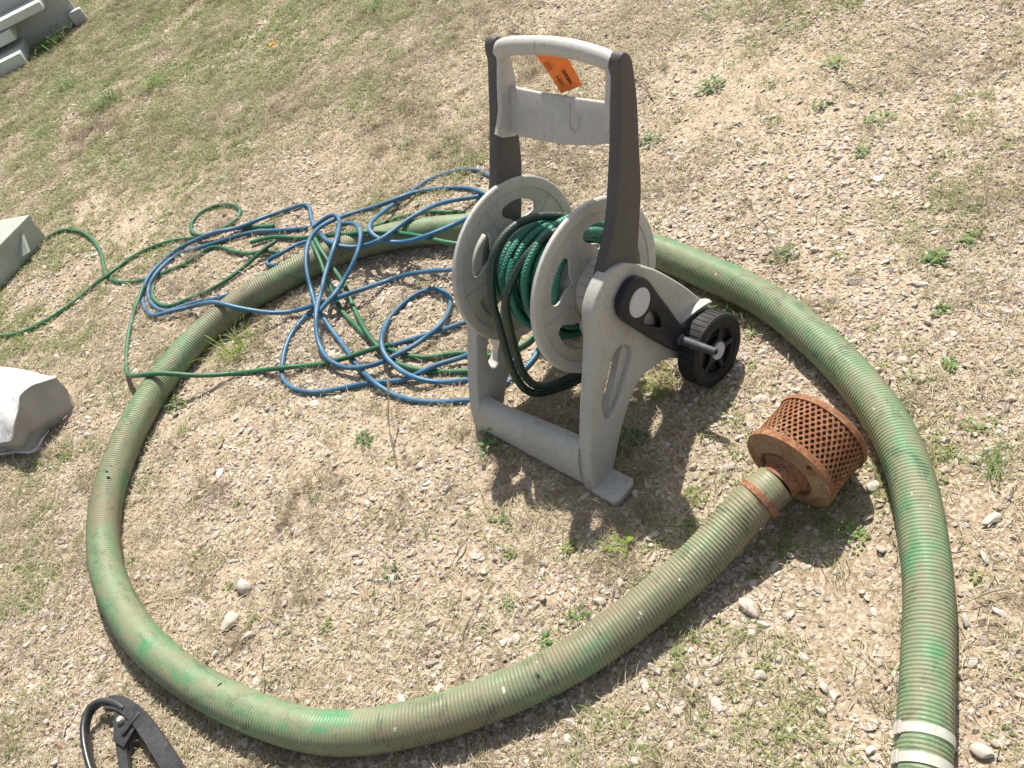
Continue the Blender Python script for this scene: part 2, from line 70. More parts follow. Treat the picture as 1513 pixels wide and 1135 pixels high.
'b7':('b',[(-0.2988,2.3254,0.0309),(-0.3144,2.3226,0.0328),(-0.3303,2.3227,0.0332),(-0.3462,2.325,0.0332),(-0.3618,2.3283,0.0322),(-0.3762,2.3342,0.0287),(-0.3893,2.3417,0.0234),(-0.4024,2.3488,0.0175),(-0.4164,2.3541,0.0119),(-0.4317,2.3549,0.0079),(-0.4463,2.3484,0.007),(-0.4595,2.3394,0.0069),(-0.4718,2.3292,0.0069),(-0.4829,2.3177,0.0069),(-0.4928,2.3051,0.0069),(-0.5016,2.2916,0.0069),(-0.5092,2.2775,0.0069),(-0.5161,2.2631,0.0069),(-0.5222,2.2483,0.0069),(-0.5272,2.2331,0.0069),(-0.5316,2.2176,0.0069),(-0.5355,2.2021,0.0069),(-0.5394,2.1866,0.0069),(-0.5434,2.171,0.0069),(-0.5459,2.1552,0.0069),(-0.5453,2.1392,0.0069),(-0.5426,2.1235,0.0069),(-0.5384,2.108,0.0069),(-0.5326,2.0931,0.0069),(-0.5255,2.0787,0.0069),(-0.5171,2.065,0.0069),(-0.5076,2.0522,0.0069),(-0.4971,2.0401,0.0069),(-0.4856,2.029,0.0069),(-0.473,2.019,0.0069),(-0.4599,2.0098,0.0069),(-0.4462,2.0016,0.0069),(-0.4317,1.9947,0.0069),(-0.417,1.9883,0.0069),(-0.4023,1.9819,0.0069),(-0.3875,1.9757,0.0069),(-0.3727,1.9696,0.0069),(-0.358,1.9634,0.0069),(-0.3435,1.9565,0.0069),(-0.3294,1.9489,0.0069),(-0.3155,1.9408,0.0069),(-0.3018,1.9325,0.0069),(-0.2881,1.9242,0.0069),(-0.2745,1.9157,0.0069),(-0.261,1.9071,0.0069),(-0.2469,1.8995,0.007),(-0.2322,1.8933,0.0079),(-0.2182,1.8865,0.0117),(-0.2047,1.8795,0.0166),(-0.1898,1.8748,0.0199),(-0.1738,1.8743,0.0205),(-0.1578,1.874,0.0206),(-0.142,1.8717,0.0204),(-0.1263,1.8696,0.0183),(-0.1109,1.8701,0.014),(-0.0954,1.8678,0.0121),(-0.0823,1.8594,0.016),(-0.0684,1.8527,0.0194),(-0.0526,1.8514,0.0203),(-0.037,1.8548,0.0203),(-0.0217,1.8598,0.0199),(-0.0071,1.8661,0.0183)]),
'b1':('b',[(0.2374,2.5021,0.0069),(0.2354,2.518,0.0069),(0.2335,2.5339,0.0069),(0.2316,2.5498,0.0069),(0.2294,2.5657,0.0069),(0.2267,2.5815,0.0069),(0.2231,2.5971,0.0069),(0.2183,2.6124,0.0069),(0.2124,2.6273,0.0069),(0.2052,2.6417,0.0069),(0.1965,2.6551,0.0069),(0.1862,2.6674,0.0069),(0.1743,2.6781,0.0069),(0.1614,2.6875,0.0069),(0.1478,2.6961,0.0069),(0.1339,2.704,0.0069),(0.1194,2.7109,0.0069),(0.1045,2.7168,0.0069),(0.0892,2.7216,0.0069),(0.0735,2.7248,0.0069),(0.0575,2.7259,0.0069),(0.0415,2.725,0.0069),(0.0258,2.7221,0.0069),(0.0103,2.718,0.0069),(-0.0051,2.7135,0.0069),(-0.0204,2.7085,0.0069),(-0.0354,2.7029,0.007),(-0.0498,2.696,0.0081),(-0.0622,2.6865,0.0113),(-0.0721,2.675,0.0163),(-0.081,2.6629,0.0219),(-0.0894,2.6505,0.0277),(-0.0973,2.6379,0.0337),(-0.1049,2.6251,0.0397),(-0.1122,2.6122,0.0457),(-0.1192,2.599,0.0517),(-0.1259,2.5858,0.0578),(-0.1323,2.5724,0.0639),(-0.1382,2.5588,0.07),(-0.1435,2.545,0.076),(-0.1486,2.5309,0.0818),(-0.1534,2.5166,0.0873),(-0.1581,2.5021,0.0921),(-0.1624,2.4871,0.0958),(-0.165,2.4714,0.0976),(-0.1651,2.4554,0.0976),(-0.1628,2.4397,0.0958),(-0.1574,2.4254,0.0913),(-0.1488,2.4134,0.0851),(-0.1381,2.4033,0.0789),(-0.1257,2.3952,0.0728),(-0.1121,2.3886,0.0675),(-0.0994,2.3794,0.0666),(-0.09,2.3671,0.0703),(-0.0823,2.3541,0.0757),(-0.0748,2.3411,0.0814),(-0.067,2.3283,0.0871),(-0.058,2.3163,0.0925),(-0.0463,2.3061,0.0964),(-0.0317,2.3,0.0978),(-0.0161,2.2965,0.0978),(-0.0002,2.2941,0.0976),(0.0156,2.2947,0.0958),(0.0299,2.3001,0.0912),(0.0434,2.3071,0.086),(0.0586,2.31,0.0833),(0.074,2.3058,0.085),(0.0893,2.3014,0.0869),(0.1051,2.2989,0.0876),(0.1211,2.2973,0.0876),(0.137,2.2959,0.0876),(0.153,2.2946,0.0874)]),
'b3':('b',[(0.1959,2.4951,0.0069),(0.1808,2.5006,0.0073),(0.1653,2.5032,0.0097),(0.1502,2.5021,0.0146),(0.1354,2.5008,0.0208),(0.1207,2.5006,0.027),(0.1059,2.5002,0.0333),(0.0913,2.498,0.0395),(0.0769,2.4946,0.0457),(0.0628,2.4903,0.0519),(0.0491,2.4848,0.0582),(0.0361,2.4779,0.0645),(0.0239,2.4696,0.0707),(0.0123,2.4602,0.0767),(0.0003,2.4511,0.0821),(-0.0134,2.4438,0.086),(-0.0288,2.4397,0.0875),(-0.0445,2.4367,0.0878),(-0.0602,2.4333,0.0878),(-0.0756,2.4287,0.0878),(-0.0905,2.4229,0.0882),(-0.1045,2.4153,0.0898),(-0.1187,2.4081,0.0912),(-0.1338,2.4029,0.0916),(-0.1496,2.4005,0.0915),(-0.1649,2.4041,0.09),(-0.1773,2.4132,0.0859),(-0.1871,2.4247,0.0807),(-0.1957,2.437,0.0751),(-0.2043,2.4494,0.0697),(-0.2139,2.4614,0.0652),(-0.227,2.4701,0.0653),(-0.2415,2.4747,0.0703),(-0.2552,2.48,0.0765),(-0.2675,2.4886,0.082),(-0.2775,2.5005,0.0855),(-0.2853,2.5144,0.0869),(-0.2911,2.5293,0.0865),(-0.2958,2.5445,0.0846),(-0.2995,2.5598,0.0813),(-0.3026,2.5749,0.0772),(-0.3054,2.59,0.0725),(-0.308,2.605,0.0676),(-0.3105,2.62,0.0624),(-0.3129,2.635,0.0572),(-0.3152,2.65,0.0519),(-0.3174,2.6649,0.0467),(-0.3196,2.68,0.0415),(-0.3218,2.695,0.0364),(-0.3239,2.7101,0.0315),(-0.326,2.7253,0.0268),(-0.3281,2.7406,0.0224),(-0.33,2.756,0.0183),(-0.3319,2.7715,0.0146),(-0.3337,2.7871,0.0116),(-0.3352,2.8029,0.0093),(-0.3364,2.8188,0.0078),(-0.3371,2.8348,0.0071),(-0.337,2.8508,0.0069),(-0.3362,2.8669,0.0069),(-0.3347,2.8828,0.0069),(-0.3329,2.8987,0.0069),(-0.3318,2.9147,0.0069),(-0.3328,2.9307,0.0069),(-0.3381,2.9457,0.0069),(-0.3484,2.9577,0.0069),(-0.3626,2.9649,0.0069),(-0.3781,2.969,0.0069),(-0.3938,2.9724,0.0069),(-0.4095,2.9756,0.0069),(-0.425,2.9795,0.0069),(-0.4404,2.9842,0.0069),(-0.4557,2.989,0.0071),(-0.4713,2.9915,0.0085),(-0.4865,2.9892,0.0124),(-0.501,2.9844,0.0171),(-0.5166,2.9815,0.0196),(-0.5325,2.9808,0.0202),(-0.5483,2.9834,0.0202),(-0.5636,2.9882,0.02),(-0.5782,2.9947,0.0192),(-0.5924,3.0021,0.0182),(-0.6074,3.0063,0.0201),(-0.6223,3.0055,0.0258),(-0.6373,3.0068,0.0307),(-0.6523,3.0124,0.0321),(-0.6673,3.0179,0.0323),(-0.6826,3.0227,0.0318),(-0.6972,3.0288,0.0299),(-0.7108,3.0368,0.0267),(-0.724,3.045,0.0231),(-0.7384,3.0514,0.0203),(-0.754,3.0544,0.0191),(-0.7699,3.0564,0.0181),(-0.7852,3.0605,0.0158),(-0.7999,3.066,0.0123),(-0.8149,3.0702,0.0089),(-0.8306,3.0689,0.0072),(-0.8455,3.0632,0.0069),(-0.8595,3.0554,0.0069),(-0.8726,3.0462,0.0073),(-0.8833,3.0345,0.0091),(-0.8906,3.0207,0.0125),(-0.8968,3.0064,0.0162),(-0.9039,2.9923,0.0189),(-0.9122,2.9787,0.0198),(-0.9203,2.9648,0.0196),(-0.9283,2.951,0.0182),(-0.937,2.938,0.0146),(-0.9444,2.9246,0.0103),(-0.9486,2.9094,0.0078),(-0.9501,2.8935,0.0071),(-0.9501,2.8774,0.0069),(-0.9493,2.8614,0.0069),(-0.9478,2.8455,0.0069),(-0.9455,2.8296,0.0069),(-0.9425,2.8139,0.0069),(-0.9385,2.7983,0.007),(-0.9335,2.7831,0.0074),(-0.9274,2.7683,0.0083),(-0.9201,2.7542,0.0101),(-0.9114,2.741,0.0126),(-0.9011,2.729,0.0155),(-0.8889,2.7191,0.0182),(-0.8747,2.7119,0.0198),(-0.8596,2.7064,0.0202),(-0.8448,2.7005,0.0202),(-0.8301,2.694,0.02),(-0.8151,2.6886,0.019),(-0.7998,2.6843,0.0171),(-0.7861,2.6765,0.0183),(-0.775,2.6657,0.0224),(-0.7655,2.6539,0.0276),(-0.7565,2.6418,0.0332),(-0.7478,2.6296,0.0389),(-0.7394,2.6173,0.0447),(-0.7311,2.6049,0.0506),(-0.7229,2.5924,0.0564),(-0.7147,2.5799,0.0623),(-0.7066,2.5673,0.068),(-0.6984,2.5547,0.0735),(-0.6897,2.5422,0.0787),(-0.6804,2.5299,0.083),(-0.6704,2.5177,0.0858),(-0.6601,2.5055,0.0868),(-0.65,2.493,0.0866),(-0.64,2.4806,0.0854),(-0.6291,2.4694,0.082),(-0.6172,2.46,0.0767),(-0.605,2.4513,0.071),(-0.5926,2.4429,0.0653),(-0.58,2.435,0.0594),(-0.5671,2.4275,0.0535),(-0.5541,2.4205,0.0473),(-0.5408,2.4141,0.041),(-0.5272,2.4084,0.0347),(-0.5131,2.4042,0.0283),(-0.4986,2.4018,0.022),(-0.4838,2.4007,0.0159),(-0.4691,2.3954,0.0139),(-0.4569,2.3856,0.0168),(-0.4455,2.3751,0.021),(-0.4329,2.3659,0.0247),(-0.4188,2.3589,0.027),(-0.4038,2.3532,0.0282),(-0.3899,2.3457,0.0303),(-0.3771,2.3366,0.0337),(-0.3642,2.3277,0.037),(-0.3496,2.3213,0.0385),(-0.3344,2.3163,0.0393),(-0.3193,2.311,0.0405),(-0.3039,2.3066,0.041),(-0.2884,2.3027,0.0411),(-0.2728,2.2989,0.0408),(-0.2571,2.2987,0.0381),(-0.2426,2.3027,0.0328),(-0.2287,2.308,0.0267),(-0.2151,2.3137,0.0205),(-0.2014,2.3193,0.0143),(-0.1868,2.3232,0.0091),(-0.1712,2.321,0.0077),(-0.1572,2.3138,0.01),(-0.1449,2.3043,0.0141),(-0.1336,2.294,0.0188),(-0.1227,2.2833,0.0235),(-0.1122,2.272,0.0282),(-0.1023,2.2603,0.0328),(-0.0928,2.2483,0.0374),(-0.0834,2.236,0.0419),(-0.0743,2.2237,0.0464),(-0.0653,2.2112,0.051),(-0.0564,2.1986,0.0555),(-0.0477,2.1859,0.0601),(-0.0392,2.1731,0.0646),(-0.0309,2.1602,0.0691),(-0.0224,2.1474,0.0737),(-0.0137,2.1347,0.0782),(-0.0046,2.1223,0.0826),(0.006,2.1108,0.086),(0.0185,2.1009,0.0875),(0.032,2.0922,0.0878)]),
'b2':('b',[(0.1948,2.463,0.017),(0.1866,2.4764,0.02),(0.1794,2.4906,0.0212),(0.1731,2.5053,0.0213),(0.1679,2.5204,0.0199),(0.1632,2.5355,0.0173),(0.1586,2.5504,0.014),(0.1529,2.565,0.0106),(0.1454,2.5789,0.008),(0.1355,2.5914,0.007),(0.1242,2.6027,0.0069),(0.1125,2.6136,0.0069),(0.1008,2.6245,0.0069),(0.0888,2.6352,0.0069),(0.0765,2.6455,0.0069),(0.064,2.6554,0.0069),(0.0512,2.665,0.0069),(0.0382,2.6745,0.0069),(0.0249,2.6834,0.0071),(0.0102,2.6886,0.009),(-0.0048,2.6872,0.0137),(-0.0186,2.6816,0.0196),(-0.0325,2.6758,0.0247),(-0.048,2.6736,0.0276),(-0.0638,2.6755,0.0283),(-0.0794,2.679,0.0282),(-0.0944,2.6843,0.0268),(-0.1071,2.6932,0.0232),(-0.1174,2.7043,0.0182),(-0.1275,2.7157,0.0132),(-0.1386,2.7265,0.009),(-0.1521,2.7348,0.0073),(-0.1666,2.7417,0.0069),(-0.1813,2.7479,0.0071),(-0.1968,2.7506,0.0091),(-0.2116,2.7475,0.0137),(-0.2249,2.7411,0.0196),(-0.2376,2.7334,0.0258),(-0.2499,2.7252,0.032),(-0.262,2.7167,0.0382),(-0.2738,2.7078,0.0443),(-0.2851,2.6981,0.0501),(-0.296,2.6876,0.0554),(-0.306,2.6762,0.0604),(-0.3144,2.6636,0.0656),(-0.3213,2.6502,0.0708),(-0.3274,2.6361,0.0755),(-0.3334,2.6218,0.0794),(-0.3398,2.6074,0.0821),(-0.346,2.5927,0.0837),(-0.3516,2.5778,0.085),(-0.3565,2.5626,0.0862),(-0.3609,2.5472,0.0869),(-0.365,2.5317,0.0869),(-0.3689,2.5162,0.0861),(-0.3731,2.501,0.0836),(-0.3773,2.4861,0.0794),(-0.3809,2.4713,0.0745),(-0.3839,2.4564,0.0695),(-0.3866,2.4417,0.0638),(-0.3891,2.4275,0.0569),(-0.3913,2.4135,0.0494),(-0.3928,2.3986,0.0441),(-0.3934,2.3827,0.0424),(-0.3936,2.3667,0.0424),(-0.3937,2.3507,0.0426),(-0.3937,2.3347,0.0426),(-0.3932,2.3187,0.0415),(-0.3919,2.3031,0.0385),(-0.3892,2.2881,0.0335),(-0.3864,2.2736,0.0274),(-0.3836,2.2592,0.0209),(-0.3809,2.2449,0.0143),(-0.3779,2.2299,0.0096),(-0.3746,2.2144,0.0075),(-0.3713,2.1988,0.007),(-0.3678,2.1831,0.0069),(-0.3644,2.1675,0.0069),(-0.361,2.1518,0.0069),(-0.3579,2.1361,0.0069),(-0.3551,2.1204,0.0069),(-0.3525,2.1046,0.0069),(-0.35,2.0888,0.0069),(-0.3473,2.073,0.0069),(-0.3441,2.0573,0.0069),(-0.3406,2.0417,0.007),(-0.3369,2.0261,0.0075),(-0.3331,2.0106,0.0092),(-0.3294,1.9954,0.0122),(-0.3256,1.9802,0.0157),(-0.3216,1.965,0.0186),(-0.3173,1.9496,0.0201),(-0.3125,1.9344,0.0204),(-0.3072,1.9193,0.02),(-0.3009,1.9048,0.0177),(-0.2933,1.8914,0.0132),(-0.285,1.8785,0.0087),(-0.2767,1.8649,0.0072),(-0.2682,1.8513,0.0069),(-0.2593,1.8381,0.0069),(-0.2496,1.8253,0.0069),(-0.2392,1.8131,0.0069),(-0.2282,1.8015,0.0069),(-0.2163,1.7908,0.0069),(-0.2041,1.7804,0.0069),(-0.1917,1.7704,0.0069),(-0.179,1.7605,0.0069),(-0.1662,1.751,0.0069),(-0.153,1.7419,0.0069),(-0.1394,1.7334,0.0069),(-0.1255,1.7256,0.0069),(-0.1114,1.7179,0.0069),(-0.0974,1.7102,0.0069),(-0.0826,1.704,0.0069),(-0.0669,1.7015,0.0069),(-0.0509,1.7025,0.0069),(-0.0351,1.7048,0.0069),(-0.0193,1.7074,0.0069),(-0.0035,1.7103,0.0069),(0.012,1.714,0.0069),(0.0273,1.7188,0.0069),(0.042,1.7251,0.0069),(0.0563,1.7323,0.0069),(0.07,1.7405,0.0069),(0.0826,1.7504,0.0069),(0.0938,1.7619,0.0069),(0.1034,1.7746,0.0069),(0.1119,1.7882,0.0069),(0.1202,1.8019,0.0069),(0.1287,1.8155,0.0069)]),
'b8':('b',[(-0.2622,2.7004,0.0211),(-0.2537,2.6882,0.0271),(-0.2453,2.6758,0.0331),(-0.2375,2.6632,0.0392),(-0.2305,2.65,0.0452),(-0.2243,2.6364,0.0511),(-0.2187,2.6225,0.057),(-0.2137,2.6084,0.0628),(-0.2093,2.594,0.0684),(-0.2053,2.5795,0.074),(-0.2018,2.5647,0.0794),(-0.1988,2.5498,0.0845),(-0.196,2.5347,0.0893),(-0.1938,2.5193,0.0935),(-0.1921,2.5037,0.0969),(-0.1912,2.4879,0.0993),(-0.1918,2.4718,0.0998),(-0.1953,2.4564,0.0978),(-0.202,2.4426,0.0931),(-0.21,2.4295,0.0883),(-0.2183,2.4162,0.085),(-0.2279,2.404,0.0809),(-0.2391,2.394,0.0753),(-0.2511,2.3852,0.0692),(-0.2636,2.3774,0.0629),(-0.2768,2.3708,0.0566),(-0.2906,2.3648,0.0509),(-0.3024,2.3548,0.0491),(-0.3108,2.3412,0.051),(-0.3191,2.3276,0.0527),(-0.3293,2.3153,0.0533),(-0.3422,2.3057,0.0532),(-0.3566,2.2987,0.0518),(-0.371,2.2923,0.0487),(-0.3846,2.2841,0.0468)]),
'g3':('g',[(-0.9384,2.9318,0.0193),(-0.9418,2.9161,0.0199),(-0.9456,2.9004,0.0203),(-0.9497,2.8848,0.0204),(-0.9543,2.8693,0.0203),(-0.9597,2.8541,0.0198),(-0.9664,2.8396,0.0181),(-0.9747,2.8263,0.0142),(-0.9828,2.813,0.0099),(-0.9885,2.7982,0.0076),(-0.9921,2.7825,0.007),(-0.9951,2.7666,0.0069),(-0.9978,2.7507,0.0069),(-1.0002,2.7348,0.0069),(-1.0025,2.7188,0.0069),(-1.0046,2.7028,0.0069),(-1.0064,2.6868,0.0069),(-1.0081,2.6707,0.0069),(-1.0095,2.6547,0.0069),(-1.0107,2.6386,0.0069),(-1.0117,2.6225,0.0069),(-1.0125,2.6064,0.0069),(-1.0131,2.5903,0.0069),(-1.0133,2.5741,0.007),(-1.0129,2.558,0.0074),(-1.0117,2.542,0.0091),(-1.0094,2.5264,0.0121),(-1.0062,2.5111,0.0162),(-1.0023,2.4962,0.0209),(-0.9977,2.4815,0.0258),(-0.9923,2.4672,0.0311),(-0.9864,2.4533,0.0365),(-0.9798,2.4396,0.0421),(-0.9726,2.4264,0.0479),(-0.965,2.4135,0.0538),(-0.9569,2.4009,0.0598),(-0.9485,2.3884,0.0657),(-0.9399,2.3761,0.0715),(-0.9309,2.3639,0.077),(-0.9212,2.352,0.0818),(-0.9101,2.3408,0.0854),(-0.8973,2.3312,0.0871),(-0.8835,2.3229,0.0873),(-0.8696,2.3148,0.0868),(-0.8554,2.3074,0.0848),(-0.8412,2.3015,0.0799),(-0.8273,2.2958,0.0741),(-0.8135,2.2897,0.0682),(-0.7998,2.2837,0.0622),(-0.786,2.2781,0.056),(-0.772,2.2733,0.0497),(-0.7576,2.2695,0.0434),(-0.7431,2.2662,0.0371),(-0.7286,2.2634,0.0308),(-0.7139,2.261,0.0244),(-0.6992,2.2589,0.0181),(-0.6845,2.2568,0.0119),(-0.6696,2.2522,0.0081),(-0.6553,2.2449,0.007),(-0.6413,2.2369,0.0069),(-0.6272,2.229,0.0069),(-0.6133,2.2209,0.0071),(-0.6,2.2118,0.0084),(-0.5884,2.2012,0.0118),(-0.5775,2.19,0.0158),(-0.5659,2.1793,0.0191),(-0.5528,2.1701,0.0203),(-0.539,2.1617,0.0205),(-0.5249,2.154,0.0199),(-0.51,2.1487,0.0169),(-0.4951,2.1459,0.0116),(-0.4802,2.1411,0.0079),(-0.4662,2.1332,0.007),(-0.4525,2.1247,0.0069),(-0.4385,2.1168,0.0069),(-0.424,2.1096,0.007),(-0.4096,2.1024,0.0079),(-0.3967,2.0935,0.0112),(-0.3847,2.0837,0.0157),(-0.3717,2.0749,0.0193),(-0.3567,2.069,0.0203),(-0.3412,2.0646,0.0204),(-0.3258,2.0599,0.0211),(-0.3118,2.0525,0.0241),(-0.2983,2.0446,0.0278),(-0.2835,2.0385,0.0298),(-0.2682,2.0335,0.03),(-0.2532,2.0275,0.03),(-0.2384,2.0212,0.03)]),
'b6':('b',[(-0.242,2.052,0.0069),(-0.2274,2.0444,0.0069),(-0.2123,2.0381,0.0069),(-0.1966,2.0335,0.0069),(-0.1807,2.0293,0.0069),(-0.1649,2.0248,0.0069),(-0.1492,2.0202,0.0069),(-0.1335,2.0155,0.0069),(-0.1178,2.0108,0.0069),(-0.102,2.0063,0.0069),(-0.086,2.0025,0.0069),(-0.07,1.9992,0.0069),(-0.054,1.9955,0.0069),(-0.0383,1.9907,0.0069),(-0.0228,1.9855,0.0069),(-0.0072,1.9803,0.0069),(0.0084,1.9753,0.0069),(0.024,1.9703,0.0069),(0.0396,1.9652,0.0069)]),
'b5':('b',[(-0.3356,2.7455,0.0329),(-0.3202,2.7501,0.0331),(-0.3045,2.7521,0.0348),(-0.2894,2.7487,0.0388),(-0.275,2.7433,0.0432),(-0.2607,2.7367,0.0457),(-0.2512,2.7241,0.0464),(-0.2472,2.7086,0.0471),(-0.2457,2.6926,0.0485),(-0.2459,2.6767,0.0508),(-0.247,2.661,0.054),(-0.2482,2.6455,0.058),(-0.2494,2.6301,0.0624),(-0.2506,2.6147,0.0671),(-0.2519,2.5994,0.072),(-0.2532,2.5841,0.0768),(-0.2547,2.5688,0.0815),(-0.2565,2.5535,0.086),(-0.2586,2.538,0.09),(-0.2614,2.5226,0.0934),(-0.2651,2.5071,0.0958),(-0.2702,2.4919,0.0969),(-0.2767,2.4772,0.0967),(-0.2847,2.4634,0.095),(-0.2943,2.4513,0.0906),(-0.3045,2.4403,0.0849),(-0.3144,2.4288,0.0796),(-0.323,2.4156,0.0765),(-0.3306,2.4016,0.0746),(-0.3378,2.3873,0.0728),(-0.3443,2.3726,0.0714),(-0.3514,2.3585,0.0686),(-0.3603,2.3468,0.0623),(-0.3693,2.3348,0.0571),(-0.3762,2.3204,0.0573),(-0.3817,2.3053,0.0591),(-0.3862,2.2899,0.06),(-0.3903,2.2744,0.0599),(-0.3946,2.2589,0.0587),(-0.3999,2.2443,0.0546),(-0.4056,2.2307,0.0484),(-0.4108,2.2169,0.0418),(-0.4146,2.2027,0.0354),(-0.4169,2.188,0.0294),(-0.4179,2.1729,0.0237),(-0.4172,2.1573,0.0201),(-0.4154,2.1414,0.0196),(-0.4128,2.1255,0.0207),(-0.4094,2.1099,0.0218),(-0.4048,2.0945,0.0224),(-0.3988,2.0795,0.0223),(-0.3911,2.0655,0.021),(-0.3818,2.0526,0.0184),(-0.3719,2.0401,0.0177),(-0.3624,2.0274,0.0203),(-0.3524,2.0152,0.0234),(-0.3404,2.0047,0.025),(-0.3266,1.9964,0.0252),(-0.3121,1.9895,0.0251),(-0.2968,1.9847,0.0241),(-0.281,1.9837,0.0214),(-0.265,1.9831,0.0201),(-0.2489,1.9829,0.0202),(-0.2328,1.9827,0.0205),(-0.2168,1.9821,0.0207),(-0.2007,1.9819,0.0207),(-0.1849,1.9843,0.0198),(-0.1704,1.9905,0.0168),(-0.1557,1.9961,0.0151),(-0.1399,1.9967,0.0179),(-0.1242,1.9984,0.0202),(-0.1092,2.0042,0.0206),(-0.0957,2.0128,0.0204),(-0.0842,2.0239,0.0192),(-0.0758,2.0371,0.0159),(-0.0687,2.051,0.0117),(-0.0616,2.0651,0.0084),(-0.0539,2.0791,0.0071),(-0.0471,2.0936,0.0069),(-0.0434,2.1092,0.0069),(-0.0439,2.1253,0.0069),(-0.047,2.1411,0.0069),(-0.0521,2.1563,0.0069),(-0.0596,2.1705,0.0069),(-0.0692,2.1833,0.0069),(-0.0812,2.194,0.0069),(-0.096,2.2002,0.0069),(-0.1118,2.2027,0.0069),(-0.1279,2.2026,0.0069),(-0.1437,2.1995,0.0069),(-0.1588,2.1941,0.0069),(-0.1734,2.1874,0.0069),(-0.1874,2.1795,0.0069),(-0.2008,2.1705,0.0069),(-0.2131,2.1602,0.007),(-0.2229,2.1477,0.0085),(-0.2297,2.1336,0.0123),(-0.2343,2.1191,0.0174),(-0.2378,2.1045,0.0231),(-0.2409,2.0897,0.0288),(-0.2438,2.0748,0.0341),(-0.247,2.0597,0.0385),(-0.2505,2.0443,0.0414),(-0.2539,2.0286,0.0424),(-0.256,2.0127,0.0422),(-0.257,1.9967,0.0409),(-0.2565,1.981,0.0375),(-0.2537,1.9655,0.0342),(-0.2494,1.9503,0.0313),(-0.2437,1.9359,0.0269),(-0.2376,1.9213,0.0244),(-0.2314,1.9065,0.0246),(-0.2249,1.8918,0.0253),(-0.2176,1.8775,0.0256),(-0.2094,1.8637,0.0254),(-0.1997,1.851,0.0236),(-0.1881,1.841,0.0189),(-0.1753,1.8334,0.0128),(-0.1617,1.8263,0.0083),(-0.1482,1.8176,0.007),(-0.1348,1.8087,0.0069),(-0.121,1.8006,0.0069),(-0.1068,1.793,0.0069),(-0.0931,1.7845,0.0069),(-0.08,1.7752,0.0069),(-0.0665,1.7665,0.0072),(-0.0524,1.7589,0.009),(-0.0383,1.7522,0.0126),(-0.0231,1.7481,0.0155),(-0.0071,1.7468,0.0172),(0.0088,1.7486,0.0182),(0.0244,1.7524,0.0185),(0.0399,1.7566,0.0186)]),
}

# ------------------------------------------------------------------ helpers
def thing(name, label, cat, loc=(0, 0, 0), rz=0.0, group=None):
    o = bpy.data.objects.new(name, None)
    COL.objects.link(o)
    o.empty_display_size = 0.05
    o.location = loc
    o.rotation_euler = (0, 0, rz)
    tag(o, label, cat, group)
    return o

def tag(o, label=None, cat=None, group=None, kind=None):
    if label: o['label'] = label
    if cat: o['category'] = cat
    if group: o['group'] = group
    if kind: o['kind'] = kind
    return o

def mesh_obj(name, me, mat=None, parent=None):
    o = bpy.data.objects.new(name, me)
    COL.objects.link(o)
    if mat is not None:
        me.materials.clear()
        me.materials.append(mat)
    if parent is not None: o.parent = parent
    return o

def pymesh(name, V, F, smooth=True, sharp=None):
    me = bpy.data.meshes.new(name)
    me.from_pydata([tuple(v) for v in V], [], [tuple(f) for f in F])
    me.update()
    if smooth:
        me.shade_smooth()
        if sharp: me.set_sharp_from_angle(angle=R(sharp))
    return me

def bm_mesh(name, bm, smooth=True, sharp=35):
    me = bpy.data.meshes.new(name)
    bmesh.ops.recalc_face_normals(bm, faces=bm.faces[:])
    bm.to_mesh(me)
    bm.free()
    if smooth:
        me.shade_smooth()
        me.set_sharp_from_angle(angle=R(sharp))
    return me

def spline(P, n=8, closed=False):
    P = [Vector(p) for p in P]
    out = []
    N = len(P)
    segs = N if closed else N - 1
    for i in range(segs):
        if closed:
            p0, p1, p2, p3 = P[(i - 1) % N], P[i], P[(i + 1) % N], P[(i + 2) % N]
        else:
            p1, p2 = P[i], P[i + 1]
            p0 = P[i - 1] if i > 0 else p1 * 2 - p2
            p3 = P[i + 2] if i + 2 < N else p2 * 2 - p1
        for k in range(n):
            t = k / n
            out.append(0.5 * ((2 * p1) + (p2 - p0) * t + (2 * p0 - 5 * p1 + 4 * p2 - p3) * t * t + (3 * p1 - p0 - 3 * p2 + p3) * t ** 3))
    if not closed: out.append(P[-1])
    return out

def resample(P, step):
    P = np.array([tuple(p) for p in P], float)
    d = np.r_[0, np.cumsum(np.linalg.norm(np.diff(P, axis=0), axis=1))]
    n = max(3, int(round(d[-1] / step)) + 1)
    t = np.linspace(0, d[-1], n)
    return np.stack([np.interp(t, d, P[:, i]) for i in range(3)], 1), t

def relax(P, n):
    for _ in range(n):
        Q = P.copy()
        Q[1:-1] = 0.25 * P[:-2] + 0.5 * P[1:-1] + 0.25 * P[2:]
        P = Q
    return P

